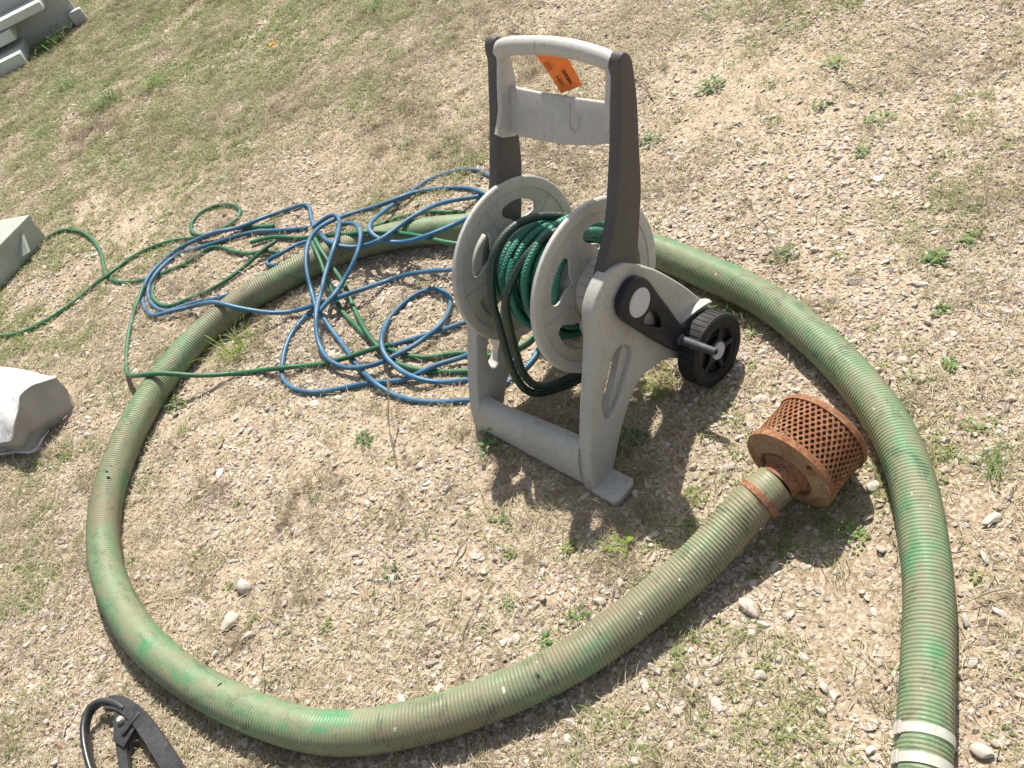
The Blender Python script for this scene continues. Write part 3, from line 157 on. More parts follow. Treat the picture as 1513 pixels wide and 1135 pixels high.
def tube(P, s, rad, seg=12, cap=True, up=(0, 0, 1)):
    """P (n,3) centre line, s arc length, rad(s, theta) -> radius. Returns verts, faces, per-vertex s and theta."""
    P = np.asarray(P, float)
    n = len(P)
    T = np.gradient(P, axis=0)
    T /= np.linalg.norm(T, axis=1)[:, None] + 1e-12
    N = np.zeros_like(P)
    u0 = np.array(up, float)
    v = u0 - T[0] * (u0 @ T[0])
    if np.linalg.norm(v) < 1e-3:
        u0 = np.array((1.0, 0.3, 0)); v = u0 - T[0] * (u0 @ T[0])
    N[0] = v / np.linalg.norm(v)
    for i in range(1, n):
        v = N[i - 1] - T[i] * (N[i - 1] @ T[i])
        N[i] = v / (np.linalg.norm(v) + 1e-12)
    B = np.cross(T, N)
    th = np.linspace(0, 2 * np.pi, seg, endpoint=False)
    rr = rad(s[:, None], th[None, :]) * np.ones((n, seg))
    V = P[:, None, :] + rr[:, :, None] * (np.cos(th)[None, :, None] * N[:, None, :] + np.sin(th)[None, :, None] * B[:, None, :])
    V = V.reshape(-1, 3)
    i = np.arange(n - 1)[:, None] * seg
    j = np.arange(seg)[None, :]
    j2 = (j + 1) % seg
    F = np.stack([i + j, i + j2, i + seg + j2, i + seg + j], 2).reshape(-1, 4)
    F = F[:, ::-1].tolist()
    S = np.repeat(s, seg)
    TH = np.tile(th, n)
    if cap:
        F.append(list(range(seg)))
        F.append([(n - 1) * seg + k for k in range(seg)][::-1])
    return V, F, S, TH

def join_geo(parts):
    VV, FF, SS, TT = [], [], [], []
    off = 0
    for V, F, S, T in parts:
        VV.append(V); SS.append(S); TT.append(T)
        FF += [[k + off for k in f] for f in F]
        off += len(V)
    return np.vstack(VV), FF, np.concatenate(SS), np.concatenate(TT)

def attrs(me, **kw):
    for k, v in kw.items():
        a = me.attributes.new(k, 'FLOAT', 'POINT')
        a.data.foreach_set('value', np.asarray(v, np.float32))

def lathe(prof, seg=48, ax=0):
    """profile [(axial, radius)] round the local x axis (ax=0); closed end to end."""
    V, F = [], []
    n = len(prof)
    for k in range(seg):
        a = 2 * math.pi * k / seg
        for x, r in prof:
            V.append((x, r * math.cos(a), r * math.sin(a)))
    for k in range(seg):
        k2 = (k + 1) % seg
        for i in range(n - 1):
            F.append((k * n + i, k * n + i + 1, k2 * n + i + 1, k2 * n + i))
    return V, F

def lathe_bm(prof, seg=48):
    V, F = lathe(prof, seg)
    bm = bmesh.new()
    vs = [bm.verts.new(v) for v in V]
    for f in F:
        try: bm.faces.new([vs[i] for i in f])
        except ValueError: pass
    bmesh.ops.remove_doubles(bm, verts=bm.verts[:], dist=1e-6)
    return bm

def plate_mesh(name, outlines, t, bevel, M=None, res=1, sharp=30):
    """flat plate with holes: closed 2D loops, thickness t centred on z=0, rounded edges; M maps it into place."""
    cu = bpy.data.curves.new(name, 'CURVE')
    cu.dimensions = '2D'
    cu.fill_mode = 'BOTH'
    cu.extrude = max(t / 2 - bevel, 0.0001)
    cu.bevel_depth = bevel
    cu.bevel_resolution = res
    cu.offset = -bevel
    for L in outlines:
        sp = cu.splines.new('POLY')
        sp.points.add(len(L) - 1)
        for p, q in zip(sp.points, L): p.co = (q[0], q[1], 0, 1)
        sp.use_cyclic_u = True
    ob = bpy.data.objects.new(name, cu)
    COL.objects.link(ob)
    dg = bpy.context.evaluated_depsgraph_get()
    dg.update()
    me = bpy.data.meshes.new_from_object(ob.evaluated_get(dg))
    bpy.data.objects.remove(ob)
    bpy.data.curves.remove(cu)
    bm = bmesh.new()
    bm.from_mesh(me)
    bmesh.ops.remove_doubles(bm, verts=bm.verts[:], dist=1e-6)
    if M is not None: bm.transform(M)
    bmesh.ops.recalc_face_normals(bm, faces=bm.faces[:])
    bm.to_mesh(me)
    bm.free()
    me.name = name
    me.materials.clear()
    me.shade_smooth()
    me.set_sharp_from_angle(angle=R(sharp))
    return me

# plate drawn in (v, z), thickness along the axle u; u0 is the middle of the plate
def VZ(u0): return Matrix(((0, 0, 1, u0), (1, 0, 0, 0), (0, 1, 0, 0), (0, 0, 0, 1)))

def add_box(bm, c, s, M=None):
    r = bmesh.ops.create_cube(bm, size=1.0)
    bmesh.ops.scale(bm, vec=s, verts=r['verts'])
    if M is not None: bmesh.ops.transform(bm, matrix=M, verts=r['verts'])
    bmesh.ops.translate(bm, vec=c, verts=r['verts'])
    return r['verts']

def bevel_all(bm, w, seg=2):
    bmesh.ops.bevel(bm, geom=bm.edges[:], offset=w, segments=seg, affect='EDGES', profile=0.6)

# ------------------------------------------------------------------ materials
class NT:
    def __init__(self, name, rough=0.6, spec=0.5):
        m = bpy.data.materials.new(name)
        m.use_nodes = True
        self.m = m; self.t = m.node_tree; self.n = self.t.nodes; self.l = self.t.links
        self.p = self.n['Principled BSDF']
        self.p.inputs['Roughness'].default_value = rough
        self.p.inputs['Specular IOR Level'].default_value = spec
    def tc(self, kind='Object'):
        return self.n.new('ShaderNodeTexCoord').outputs[kind]
    def noise(self, vec, scale, detail=4, rough=0.6, dist=0.0):
        k = self.n.new('ShaderNodeTexNoise')
        k.inputs['Scale'].default_value = scale
        k.inputs['Detail'].default_value = detail
        k.inputs['Roughness'].default_value = rough
        k.inputs['Distortion'].default_value = dist
        if vec is not None: self.l.new(vec, k.inputs['Vector'])
        return k.outputs['Fac']
    def voro(self, vec, scale, out='Distance', rnd=1.0):
        k = self.n.new('ShaderNodeTexVoronoi')
        k.inputs['Scale'].default_value = scale
        k.inputs['Randomness'].default_value = rnd
        self.l.new(vec, k.inputs['Vector'])
        return k.outputs[out]
    def attr(self, name, out='Fac'):
        k = self.n.new('ShaderNodeAttribute'); k.attribute_name = name
        return k.outputs[out]
    def rnd(self):
        return self.n.new('ShaderNodeObjectInfo').outputs['Random']
    def ramp(self, fac, stops, const=False):
        k = self.n.new('ShaderNodeValToRGB')
        e = k.color_ramp.elements
        if const: k.color_ramp.interpolation = 'CONSTANT'
        while len(e) > len(stops): e.remove(e[-1])
        while len(e) < len(stops): e.new(0.5)
        for x, (pos, c) in zip(e, stops):
            x.position = pos
            x.color = (*c, 1) if not isinstance(c, (int, float)) else (c, c, c, 1)
        self.l.new(fac, k.inputs['Fac'])
        return k.outputs['Color']
    def mix(self, fac, a, b, mode='MIX'):
        k = self.n.new('ShaderNodeMix'); k.data_type = 'RGBA'; k.blend_type = mode
        for s, v in ((k.inputs[0], fac), (k.inputs[6], a), (k.inputs[7], b)):
            if isinstance(v, (int, float)): s.default_value = v
            elif isinstance(v, (tuple, list)): s.default_value = (*v, 1)
            else: self.l.new(v, s)
        return k.outputs[2]
    def math(self, op, a, b=0.0, c=None):
        k = self.n.new('ShaderNodeMath'); k.operation = op
        for s, v in zip(k.inputs, (a, b) if c is None else (a, b, c)):
            if isinstance(v, (int, float)): s.default_value = v
            else: self.l.new(v, s)
        return k.outputs[0]
    def combine(self, x, y, z):
        k = self.n.new('ShaderNodeCombineXYZ')
        for s, v in zip(k.inputs, (x, y, z)):
            if isinstance(v, (int, float)): s.default_value = v
            else: self.l.new(v, s)
        return k.outputs[0]
    def bump(self, h, strength=0.3, dist=0.002):
        k = self.n.new('ShaderNodeBump')
        k.inputs['Strength'].default_value = strength
        k.inputs['Distance'].default_value = dist
        self.l.new(h, k.inputs['Height'])
        self.l.new(k.outputs[0], self.p.inputs['Normal'])
    def col(self, c):
        if isinstance(c, tuple): self.p.inputs['Base Color'].default_value = (*c, 1)
        else: self.l.new(c, self.p.inputs['Base Color'])
    def rough(self, v): self.l.new(v, self.p.inputs['Roughness'])

def weathered(name, base, stain, dirt, rough=0.55, bump=0.15, amount=0.5, spec=0.4):
    k = NT(name, rough, spec)
    v = k.tc()
    a = k.noise(v, 14, 6, 0.65, 0.4)
    b = k.noise(v, 90, 4, 0.7)
    c = k.mix(k.math('MULTIPLY', k.ramp(a, [(0.42, 0.0), (0.68, 1.0)]), amount), base, stain)
    c = k.mix(k.math('MULTIPLY', k.ramp(b, [(0.5, 0.0), (0.75, 1.0)]), amount * 0.8), c, dirt)
    # fine scratches: noise stretched along z
    mp = k.n.new('ShaderNodeMapping'); mp.inputs['Scale'].default_value = (260, 260, 14)
    k.l.new(v, mp.inputs['Vector'])
    s = k.noise(mp.outputs[0], 1.0, 2, 0.5)
    c = k.mix(k.math('MULTIPLY', k.ramp(s, [(0.62, 0.0), (0.72, 1.0)]), amount * 0.35), c, dirt)
    k.col(c)
    k.rough(k.ramp(a, [(0.3, rough - 0.1), (0.7, min(rough + 0.2, 1))]))
    k.bump(b, bump, 0.001)
    return k.m

def lin(*rgb):
    return tuple(((c / 255) / 12.92 if c <= 10 else (((c / 255) + 0.055) / 1.055) ** 2.4) for c in rgb)

M_grey = weathered('weathered_grey_plastic', (0.43, 0.42, 0.385), (0.345, 0.335, 0.305), (0.23, 0.205, 0.17), 0.5, 0.1, 0.6)
M_grey2 = weathered('pale_grey_plastic', (0.48, 0.47, 0.44), (0.40, 0.39, 0.36), (0.27, 0.24, 0.20), 0.5, 0.1, 0.55)
M_cap = weathered('light_grey_cap', (0.52, 0.53, 0.54), (0.44, 0.44, 0.44), (0.3, 0.28, 0.25), 0.6, 0.25, 0.35)
M_post = weathered('taupe_brown_plastic', (0.074, 0.068, 0.066), (0.094, 0.087, 0.083), (0.145, 0.13, 0.12), 0.48, 0.12, 0.4)
M_black = weathered('black_plastic', (0.010, 0.0115, 0.017), (0.013, 0.014, 0.02), (0.03, 0.03, 0.032), 0.4, 0.1, 0.2)
M_rubber = weathered('black_tyre', (0.014, 0.014, 0.015), (0.022, 0.021, 0.02), (0.07, 0.06, 0.05), 0.6, 0.4, 0.5)
M_rod = weathered('slate_grey_grip', (0.055, 0.062, 0.072), (0.07, 0.075, 0.08), (0.12, 0.11, 0.1), 0.5, 0.1, 0.3)
M_metal_box = weathered('grey_green_painted_steel', (0.36, 0.40, 0.35), (0.29, 0.30, 0.25), (0.25, 0.20, 0.14), 0.5, 0.15, 0.6)
M_pallet = weathered('pale_grey_painted_board', (0.55, 0.58, 0.53), (0.5, 0.51, 0.47), (0.36, 0.33, 0.28), 0.6, 0.2, 0.4)
M_panel = weathered('dull_grey_panel', (0.40, 0.41, 0.39), (0.33, 0.33, 0.3), (0.28, 0.26, 0.22), 0.6, 0.2, 0.4)
k = NT('white_plastic_sheet', 0.5, 0.35)
v = k.tc()
a = k.noise(v, 9, 4, 0.6, 1.2); b = k.noise(v, 28, 5, 0.65, 0.8)
cr_ = k.math('ABSOLUTE', k.math('SUBTRACT', k.noise(v, 13, 3, 0.5, 1.5), 0.5))
c = k.mix(k.math('MULTIPLY', k.ramp(a, [(0.45, 0.0), (0.65, 1.0)]), 0.5), (0.70, 0.70, 0.69), (0.62, 0.61, 0.59))
c = k.mix(k.math('MULTIPLY', k.ramp(b, [(0.52, 0.0), (0.7, 1.0)]), 0.4), c, (0.48, 0.45, 0.40))
k.col(c)
k.bump(k.math('ADD', k.math('MULTIPLY', k.ramp(cr_, [(0.0, 0.0), (0.09, 1.0)]), 0.7), k.math('MULTIPLY', b, 0.2)), 0.35, 0.006)
M_sheet = k.m
M_bracket = weathered('worn_black_metal', (0.022, 0.022, 0.024), (0.05, 0.05, 0.052), (0.11, 0.1, 0.085), 0.38, 0.2, 0.5, 0.6)
M_bolt = weathered('galvanised_bolt', (0.45, 0.42, 0.38), (0.35, 0.3, 0.26), (0.3, 0.2, 0.13), 0.4, 0.2, 0.6)
M_band = weathered('worn_white_band', (0.50, 0.50, 0.44), (0.40, 0.41, 0.35), (0.27, 0.245, 0.19), 0.45, 0.2, 0.7)

def rust(name, base, light, dark):
    k = NT(name, 0.85, 0.2)
    v = k.tc('Object')
    a = k.noise(v, 18, 7, 0.7, 0.5)
    b = k.noise(v, 170, 4, 0.75)
    c = k.mix(k.ramp(a, [(0.38, 0.0), (0.64, 1.0)]), base, light)
    c = k.mix(k.ramp(b, [(0.46, 0.0), (0.66, 0.85)]), c, dark)
    d = k.noise(v, 42, 5, 0.7, 0.8)
    c = k.mix(k.math('MULTIPLY', k.ramp(d, [(0.55, 0.0), (0.66, 1.0)]), 0.55), c, (0.30, 0.22, 0.15))
    c = k.mix(k.math('MULTIPLY', k.ramp(d, [(0.36, 1.0), (0.46, 0.0)]), 0.6), c, dark)
    k.col(c)
    k.bump(b, 0.5, 0.0015)
    return k.m
M_rust = rust('rusty_steel', (0.27, 0.115, 0.056), (0.36, 0.19, 0.11), (0.13, 0.05, 0.026))
M_rust_in = rust('dark_rust', (0.16, 0.058, 0.026), (0.22, 0.09, 0.04), (0.07, 0.025, 0.012))
M_rust_plate = rust('rust_stained_plate', (0.34, 0.26, 0.16), (0.27, 0.13, 0.06), (0.2, 0.1, 0.05))

# ribbed suction hose: green crests, dusty tan grooves, cleaner green patches
k = NT('faded_green_suction_hose', 0.5, 0.35)
s_, th_ = k.attr('along'), k.math('ARCTAN2', k.attr('st'), k.attr('ct'))
rib = k.attr('rib')
vec = k.combine(k.math('MULTIPLY', s_, 1.0), k.math('MULTIPLY', k.math('SINE', th_), 0.05), k.math('MULTIPLY', k.math('COSINE', th_), 0.05))
n1 = k.noise(vec, 9, 5, 0.6, 0.6)
n2 = k.noise(vec, 38, 5, 0.7)
vst = k.combine(k.math('MULTIPLY', s_, 0.5), k.math('MULTIPLY', k.math('SINE', th_), 0.05), k.math('MULTIPLY', k.math('COSINE', th_), 0.05))
n3 = k.noise(vst, 26, 4, 0.6)
n0 = k.noise(k.combine(k.math('MULTIPLY', s_, 0.6), k.math('MULTIPLY', k.math('SINE', th_), 0.05), k.math('MULTIPLY', k.math('COSINE', th_), 0.05)), 7, 4, 0.6, 0.3)
green = k.mix(k.ramp(n2, [(0.35, 0.0), (0.7, 1.0)]), (0.108, 0.218, 0.108), (0.185, 0.30, 0.165))
clean = k.mix(k.ramp(n1, [(0.52, 0.0), (0.63, 1.0)]), green, (0.065, 0.27, 0.125))
dust_f = k.math('MULTIPLY', k.ramp(n3, [(0.38, 0.0), (0.62, 1.0)]), 0.7)
c = k.mix(dust_f, clean, (0.265, 0.24, 0.16))
tan_end = k.math('MULTIPLY', k.ramp(s_, [(0.05, 1.0), (0.55, 0.0)]), k.ramp(n2, [(0.25, 0.2), (0.6, 0.75)]))
c = k.mix(tan_end, c, (0.30, 0.245, 0.155))
c = k.mix(k.math('MULTIPLY', k.ramp(n0, [(0.48, 0.0), (0.62, 1.0)]), k.math('MULTIPLY_ADD', k.ramp(k.math('MULTIPLY', s_, 0.2), [(0.74, 0.0), (0.86, 1.0)]), -0.5, 0.62)), c, (0.195, 0.15, 0.10))
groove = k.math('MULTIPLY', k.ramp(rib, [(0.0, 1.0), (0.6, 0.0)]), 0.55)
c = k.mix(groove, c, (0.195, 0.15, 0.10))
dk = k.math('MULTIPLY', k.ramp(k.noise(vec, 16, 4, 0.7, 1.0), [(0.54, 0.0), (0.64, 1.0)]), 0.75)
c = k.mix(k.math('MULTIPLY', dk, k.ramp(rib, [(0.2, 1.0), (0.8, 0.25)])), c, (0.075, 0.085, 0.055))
sp = k.ramp(k.noise(k.combine(k.math('MULTIPLY', s_, 1), k.math('MULTIPLY', k.math('SINE', th_), 0.05), k.math('MULTIPLY', k.math('COSINE', th_), 0.05)), 55, 2, 0.4), [(0.76, 0.0), (0.78, 1.0)])
c = k.mix(k.math('MULTIPLY', sp, 0.8), c, (0.6, 0.62, 0.58))
k.col(c)
k.rough(k.ramp(n3, [(0.3, 0.36), (0.65, 0.65)]))
k.bump(k.math('ADD', n2, k.noise(vec, 160, 3, 0.7)), 0.3, 0.0012)
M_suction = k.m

def garden_hose_mat(name, c1, c2, dusty, ribs=0.35):
    k = NT(name, 0.42, 0.5)
    s_, th_ = k.attr('along'), k.math('ARCTAN2', k.attr('st'), k.attr('ct'))
    br = k.math('ADD', k.math('MULTIPLY', k.math('SINE', k.math('ADD', k.math('MULTIPLY', s_, 900), k.math('MULTIPLY', th_, 5))), 0.5), 0.5)
    br2 = k.math('ADD', k.math('MULTIPLY', k.math('SINE', k.math('SUBTRACT', k.math('MULTIPLY', s_, 900), k.math('MULTIPLY', th_, 5))), 0.5), 0.5)
    b = k.math('MULTIPLY', br, br2)
    v = k.tc()
    n = k.noise(v, 11, 5, 0.65, 0.5)
    n2 = k.noise(v, 150, 3, 0.7)
    c = k.mix(b, c1, c2)
    c = k.mix(k.math('MULTIPLY', k.ramp(n, [(0.45, 0.0), (0.68, 1.0)]), 0.55), c, dusty)
    c = k.mix(k.math('MULTIPLY', k.ramp(n2, [(0.55, 0.0), (0.75, 1.0)]), 0.45), c, (0.22, 0.19, 0.14))
    n3 = k.noise(v, 6, 3, 0.5, 0.8)
    c = k.mix(k.math('MULTIPLY', k.ramp(n3, [(0.50, 0.0), (0.62, 1.0)]), 0.5), c, tuple(q * 0.45 for q in c1))
    k.col(c)
    k.rough(k.ramp(n, [(0.35, 0.32), (0.65, 0.6)]))
    k.bump(b, ribs, 0.0012)
    return k.m
M_blue = garden_hose_mat('blue_garden_hose', (0.020, 0.108, 0.215), (0.062, 0.215, 0.35), (0.15, 0.20, 0.23))
M_green = garden_hose_mat('green_garden_hose', (0.02, 0.125, 0.055), (0.035, 0.18, 0.085), (0.10, 0.15, 0.085))
M_teal = garden_hose_mat('teal_braided_hose', (0.010, 0.13, 0.09), (0.035, 0.33, 0.22), (0.05, 0.13, 0.09), 0.8)
M_dkgreen = garden_hose_mat('dark_green_hose', (0.013, 0.035, 0.024), (0.022, 0.058, 0.038), (0.05, 0.06, 0.045))

# ground soil
k = NT('dry_sandy_soil', 0.95, 0.1)
v = k.tc()
a = k.noise(v, 1.6, 5, 0.6, 0.3)
b = k.noise(v, 9, 6, 0.65, 0.4)
d = k.noise(v, 85, 5, 0.75)
e = k.voro(v, 150, 'Color')
e2_ = k.voro(v, 270, 'Color')
f = k.noise(v, 420, 3, 0.8)
c = k.mix(k.ramp(a, [(0.36, 0.0), (0.64, 1.0)]), (0.385, 0.30, 0.20), (0.485, 0.395, 0.28))
c = k.mix(k.math('MULTIPLY', k.ramp(b, [(0.45, 0.0), (0.66, 1.0)]), 0.6), c, (0.375, 0.27, 0.18))
c = k.mix(k.math('MULTIPLY', k.ramp(d, [(0.48, 0.0), (0.63, 1.0)]), 0.8), c, (0.15, 0.11, 0.075))
c = k.mix(k.math('MULTIPLY', k.ramp(e, [(0.55, 0.0), (0.8, 1.0)]), 0.7), c, (0.66, 0.575, 0.48))
c = k.mix(k.math('MULTIPLY', k.ramp(e2_, [(0.6, 0.0), (0.85, 1.0)]), 0.6), c, (0.62, 0.52, 0.42))
c = k.mix(k.math('MULTIPLY', k.ramp(f, [(0.5, 0.0), (0.72, 1.0)]), 0.55), c, (0.10, 0.078, 0.05))
k.col(c)
hh = k.math('ADD', k.math('MULTIPLY', d, 0.7), k.math('MULTIPLY', f, 0.35))
k.bump(hh, 0.9, 0.006)
M_soil = k.m

# gravel stones, coloured stone by stone
k = NT('limestone_gravel', 0.9, 0.15)
r = k.rnd()
c = k.ramp(r, [(0.0, (0.58, 0.48, 0.38)), (0.2, (0.74, 0.66, 0.57)), (0.36, (0.50, 0.37, 0.285)), (0.5, (0.82, 0.75, 0.67)), (0.66, (0.64, 0.575, 0.51)), (0.82, (0.37, 0.30, 0.25)), (1.0, (0.86, 0.81, 0.74))])
v = k.tc()
n = k.noise(v, 2.5, 5, 0.7)
c = k.mix(k.math('MULTIPLY', k.ramp(n, [(0.4, 0.0), (0.7, 1.0)]), 0.4), c, (0.36, 0.265, 0.18))
k.col(c)
k.bump(n, 0.5, 0.1)
M_gravel = k.m
k = NT('pale_limestone', 0.9, 0.15)
v = k.tc()
n = k.noise(v, 60, 6, 0.7)
c = k.ramp(n, [(0.3, (0.42, 0.36, 0.28)), (0.5, (0.60, 0.54, 0.46)), (0.7, (0.70, 0.65, 0.58))])
k.col(c)
k.bump(n, 0.6, 0.003)
M_stone = k.m

def leafmat(name, stops, transl=0.35, rough=0.55):
    k = NT(name, rough, 0.3)
    r = k.rnd()
    v = k.tc('Object')
    n = k.noise(v, 30, 3, 0.6)
    f = k.math('ADD', k.math('MULTIPLY', r, 0.7), k.math('MULTIPLY', n, 0.3))
    c = k.ramp(f, stops)
    k.col(c)
    tr = k.n.new('ShaderNodeBsdfTranslucent')
    k.l.new(c, tr.inputs['Color'])
    ms = k.n.new('ShaderNodeMixShader'); ms.inputs[0].default_value = transl
    k.l.new(k.p.outputs[0], ms.inputs[1]); k.l.new(tr.outputs[0], ms.inputs[2])
    k.l.new(ms.outputs[0], k.n['Material Output'].inputs['Surface'])
    return k.m
M_straw = leafmat('dry_straw', [(0.0, (0.38, 0.305, 0.20)), (0.25, (0.59, 0.50, 0.36)), (0.42, (0.22, 0.165, 0.115)), (0.6, (0.64, 0.56, 0.43)), (0.74, (0.33, 0.33, 0.19)), (0.86, (0.17, 0.125, 0.09)), (1.0, (0.50, 0.42, 0.28))], 0.2, 0.8)
M_grass = leafmat('short_grass', [(0.0, (0.17, 0.24, 0.07)), (0.35, (0.27, 0.33, 0.12)), (0.6, (0.38, 0.38, 0.19)), (1.0, (0.22, 0.29, 0.10))], 0.4)
M_weed = leafmat('weed_leaf', [(0.0, (0.15, 0.255, 0.075)), (0.5, (0.22, 0.33, 0.11)), (1.0, (0.29, 0.37, 0.13))], 0.45)
M_weed_y = leafmat('yellow_green_leaf', [(0.0, (0.24, 0.36, 0.06)), (1.0, (0.36, 0.44, 0.10))], 0.5)
M_weed_d = leafmat('dark_weed_leaf', [(0.0, (0.11, 0.19, 0.07)), (1.0, (0.17, 0.25, 0.105))], 0.35)
M_twig = weathered('grey_brown_twig', (0.24, 0.19, 0.14), (0.34, 0.28, 0.21), (0.13, 0.1, 0.075), 0.85, 0.3, 0.6)
M_flower = leafmat('orange_petal', [(0.0, (0.7, 0.32, 0.03)), (1.0, (0.75, 0.4, 0.05))], 0.3)

# ------------------------------------------------------------------ ground
rng = np.random.default_rng(11)
LAT = rng.random((256, 256))
def vnoise(x, y):
    xi = np.floor(x).astype(int); yi = np.floor(y).astype(int)
    fx = x - xi; fy = y - yi
    fx = fx * fx * (3 - 2 * fx); fy = fy * fy * (3 - 2 * fy)
    g = lambda a, b: LAT[a % 256, b % 256]
    return (g(xi, yi) * (1 - fx) + g(xi + 1, yi) * fx) * (1 - fy) + (g(xi, yi + 1) * (1 - fx) + g(xi + 1, yi + 1) * fx) * fy
def fbm(x, y, sc, oct=4):
    t = 0.0; a = 1.0; s = 0.0
    for o in range(oct):
        t = t + a * vnoise(x * sc + 17.3 * o, y * sc + 5.7 * o); s += a; a *= 0.5; sc *= 2.03
    return t / s
def ground_z(x, y):
    return (fbm(x, y, 3.0, 5) - 0.62) * 0.016 - 0.0005 * np.clip(np.hypot(x, y) - 12, 0, 60)

def axis_lines(a, b, step, far):
    mid = np.arange(a, b + step / 2, step)
    lo, hi, st = [], [], step
    x = a; y = b
    while x > -far or y < far:
        st *= 1.22
        x -= st; y += st
        lo.append(x); hi.append(y)
    return np.concatenate([lo[::-1], mid, hi])
gx = axis_lines(-3.2, 2.8, 0.02, 260)
gy = axis_lines(-0.2, 8.0, 0.024, 260)
X, Y = np.meshgrid(gx, gy)
V = np.stack([X.ravel(), Y.ravel(), ground_z(X, Y).ravel()], 1)
nx, ny = len(gx), len(gy)
ii = (np.arange(ny - 1)[:, None] * nx + np.arange(nx - 1)[None, :]).ravel()
F = np.stack([ii, ii + 1, ii + nx + 1, ii + nx], 1).tolist()
ground = mesh_obj('ground', pymesh('ground', V, F), M_soil)
tag(ground, kind='structure')

# ------------------------------------------------------------------ scatter (gravel, straw, grass) on the ground
POLY = np.array([(-2.1, 7.9), (0.8, 4.1), (1.95, 2.25), (1.05, 0.95), (0.55, 0.25), (-0.4, 0.6), (-1.55, 1.15), (-1.75, 2.8)])
def inside(x, y, P=POLY):
    c = np.zeros(len(x), bool)
    for (x1, y1), (x2, y2) in zip(P, np.roll(P, -1, axis=0)):
        m = ((y1 > y) != (y2 > y)) & (x < (x2 - x1) * (y - y1) / (y2 - y1 + 1e-12) + x1)
        c ^= m
    return c
def sample(n, grow=1.0):
    cx, cy = POLY.mean(0)
    P = (POLY - (cx, cy)) * grow + (cx, cy)
    x = rng.uniform(P[:, 0].min(), P[:, 0].max(), n * 3); y = rng.uniform(P[:, 1].min(), P[:, 1].max(), n * 3)
    m = inside(x, y, P)
    x, y = x[m], y[m]
    if grow == 1.12:                       # thinner cover goes on outside the frame
        P2 = (POLY - (cx, cy)) * 2.0 + (cx, cy)
        q = int(n * 1.1)
        x2 = rng.uniform(P2[:, 0].min(), P2[:, 0].max(), q); y2 = rng.uniform(P2[:, 1].min(), P2[:, 1].max(), q)
        m2 = inside(x2, y2, P2) & ~inside(x2, y2, P)
        x, y = np.concatenate([x, x2[m2]]), np.concatenate([y, y2[m2]])
    return x, y
def thin(x, y, w):
    m = rng.random(len(x)) < w
    return x[m], y[m]

SAND = [(-0.998, 3.428, 0.30), (0.338, 0.785, 0.13), (1.173, 2.403, 0.20), (-1.144, 3.76, 0.2), (0.956, 2.539, 0.22), (-0.35, 1.75, 0.12), (0.62, 0.9, 0.08)]
def sand_w(x, y):
    w = np.zeros_like(x)
    for a, b, r in SAND:
        w = np.maximum(w, np.exp(-((x - a) ** 2 + (y - b) ** 2) / (r * r)))
    return w

def points_obj(name, x, y, z, rot, scl, idx, protos, mat, label):
    me = bpy.data.meshes.new(name)
    me.from_pydata(np.stack([x, y, z], 1).tolist(), [], [])
    for nm, arr in (('rot', rot), ('scl', scl)):
        a = me.attributes.new(nm, 'FLOAT_VECTOR', 'POINT')
        a.data.foreach_set('vector', np.asarray(arr, np.float32).ravel())
    a = me.attributes.new('idx', 'INT', 'POINT')
    a.data.foreach_set('value', np.asarray(idx, np.int32))
    o = bpy.data.objects.new(name, me)
    COL.objects.link(o)
    ng = bpy.data.node_groups.new(name + '_nodes', 'GeometryNodeTree')
    ng.interface.new_socket('Geometry', in_out='INPUT', socket_type='NodeSocketGeometry')
    ng.interface.new_socket('Geometry', in_out='OUTPUT', socket_type='NodeSocketGeometry')
    N, L = ng.nodes, ng.links
    gi, go = N.new('NodeGroupInput'), N.new('NodeGroupOutput')
    g2i = N.new('GeometryNodeGeometryToInstance')
    for p in reversed(protos):
        oi = N.new('GeometryNodeObjectInfo')
        oi.inputs['Object'].default_value = p
        oi.transform_space = 'ORIGINAL'
        sm = N.new('GeometryNodeSetMaterial'); sm.inputs['Material'].default_value = mat
        L.new(oi.outputs['Geometry'], sm.inputs['Geometry'])
        one = N.new('GeometryNodeGeometryToInstance')
        L.new(sm.outputs[0], one.inputs[0])
        L.new(one.outputs[0], g2i.inputs[0])
    # joined list of one-instance sets, picked by index
    jn = N.new('GeometryNodeJoinGeometry')
    for nd in [n for n in N if n.bl_idname == 'GeometryNodeGeometryToInstance' and n != g2i]:
        L.new(nd.outputs[0], jn.inputs[0])
    N.remove(g2i)
    iop = N.new('GeometryNodeInstanceOnPoints')
    iop.inputs['Pick Instance'].default_value = True
    def named(nm, dt):
        a = N.new('GeometryNodeInputNamedAttribute'); a.data_type = dt; a.inputs['Name'].default_value = nm
        return a.outputs['Attribute']
    e2r = N.new('FunctionNodeEulerToRotation')
    L.new(named('rot', 'FLOAT_VECTOR'), e2r.inputs[0])
    L.new(gi.outputs[0], iop.inputs['Points'])
    L.new(jn.outputs[0], iop.inputs['Instance'])
    L.new(named('idx', 'INT'), iop.inputs['Instance Index'])
    L.new(e2r.outputs[0], iop.inputs['Rotation'])
    L.new(named('scl', 'FLOAT_VECTOR'), iop.inputs['Scale'])
    L.new(iop.outputs[0], go.inputs[0])
    md = o.modifiers.new('scatter', 'NODES'); md.node_group = ng
    me.materials.append(mat)
    tag(o, label, kind='stuff')
    return o

def proto(me):
    return bpy.data.objects.new(me.name, me)     # never linked: only its mesh is used

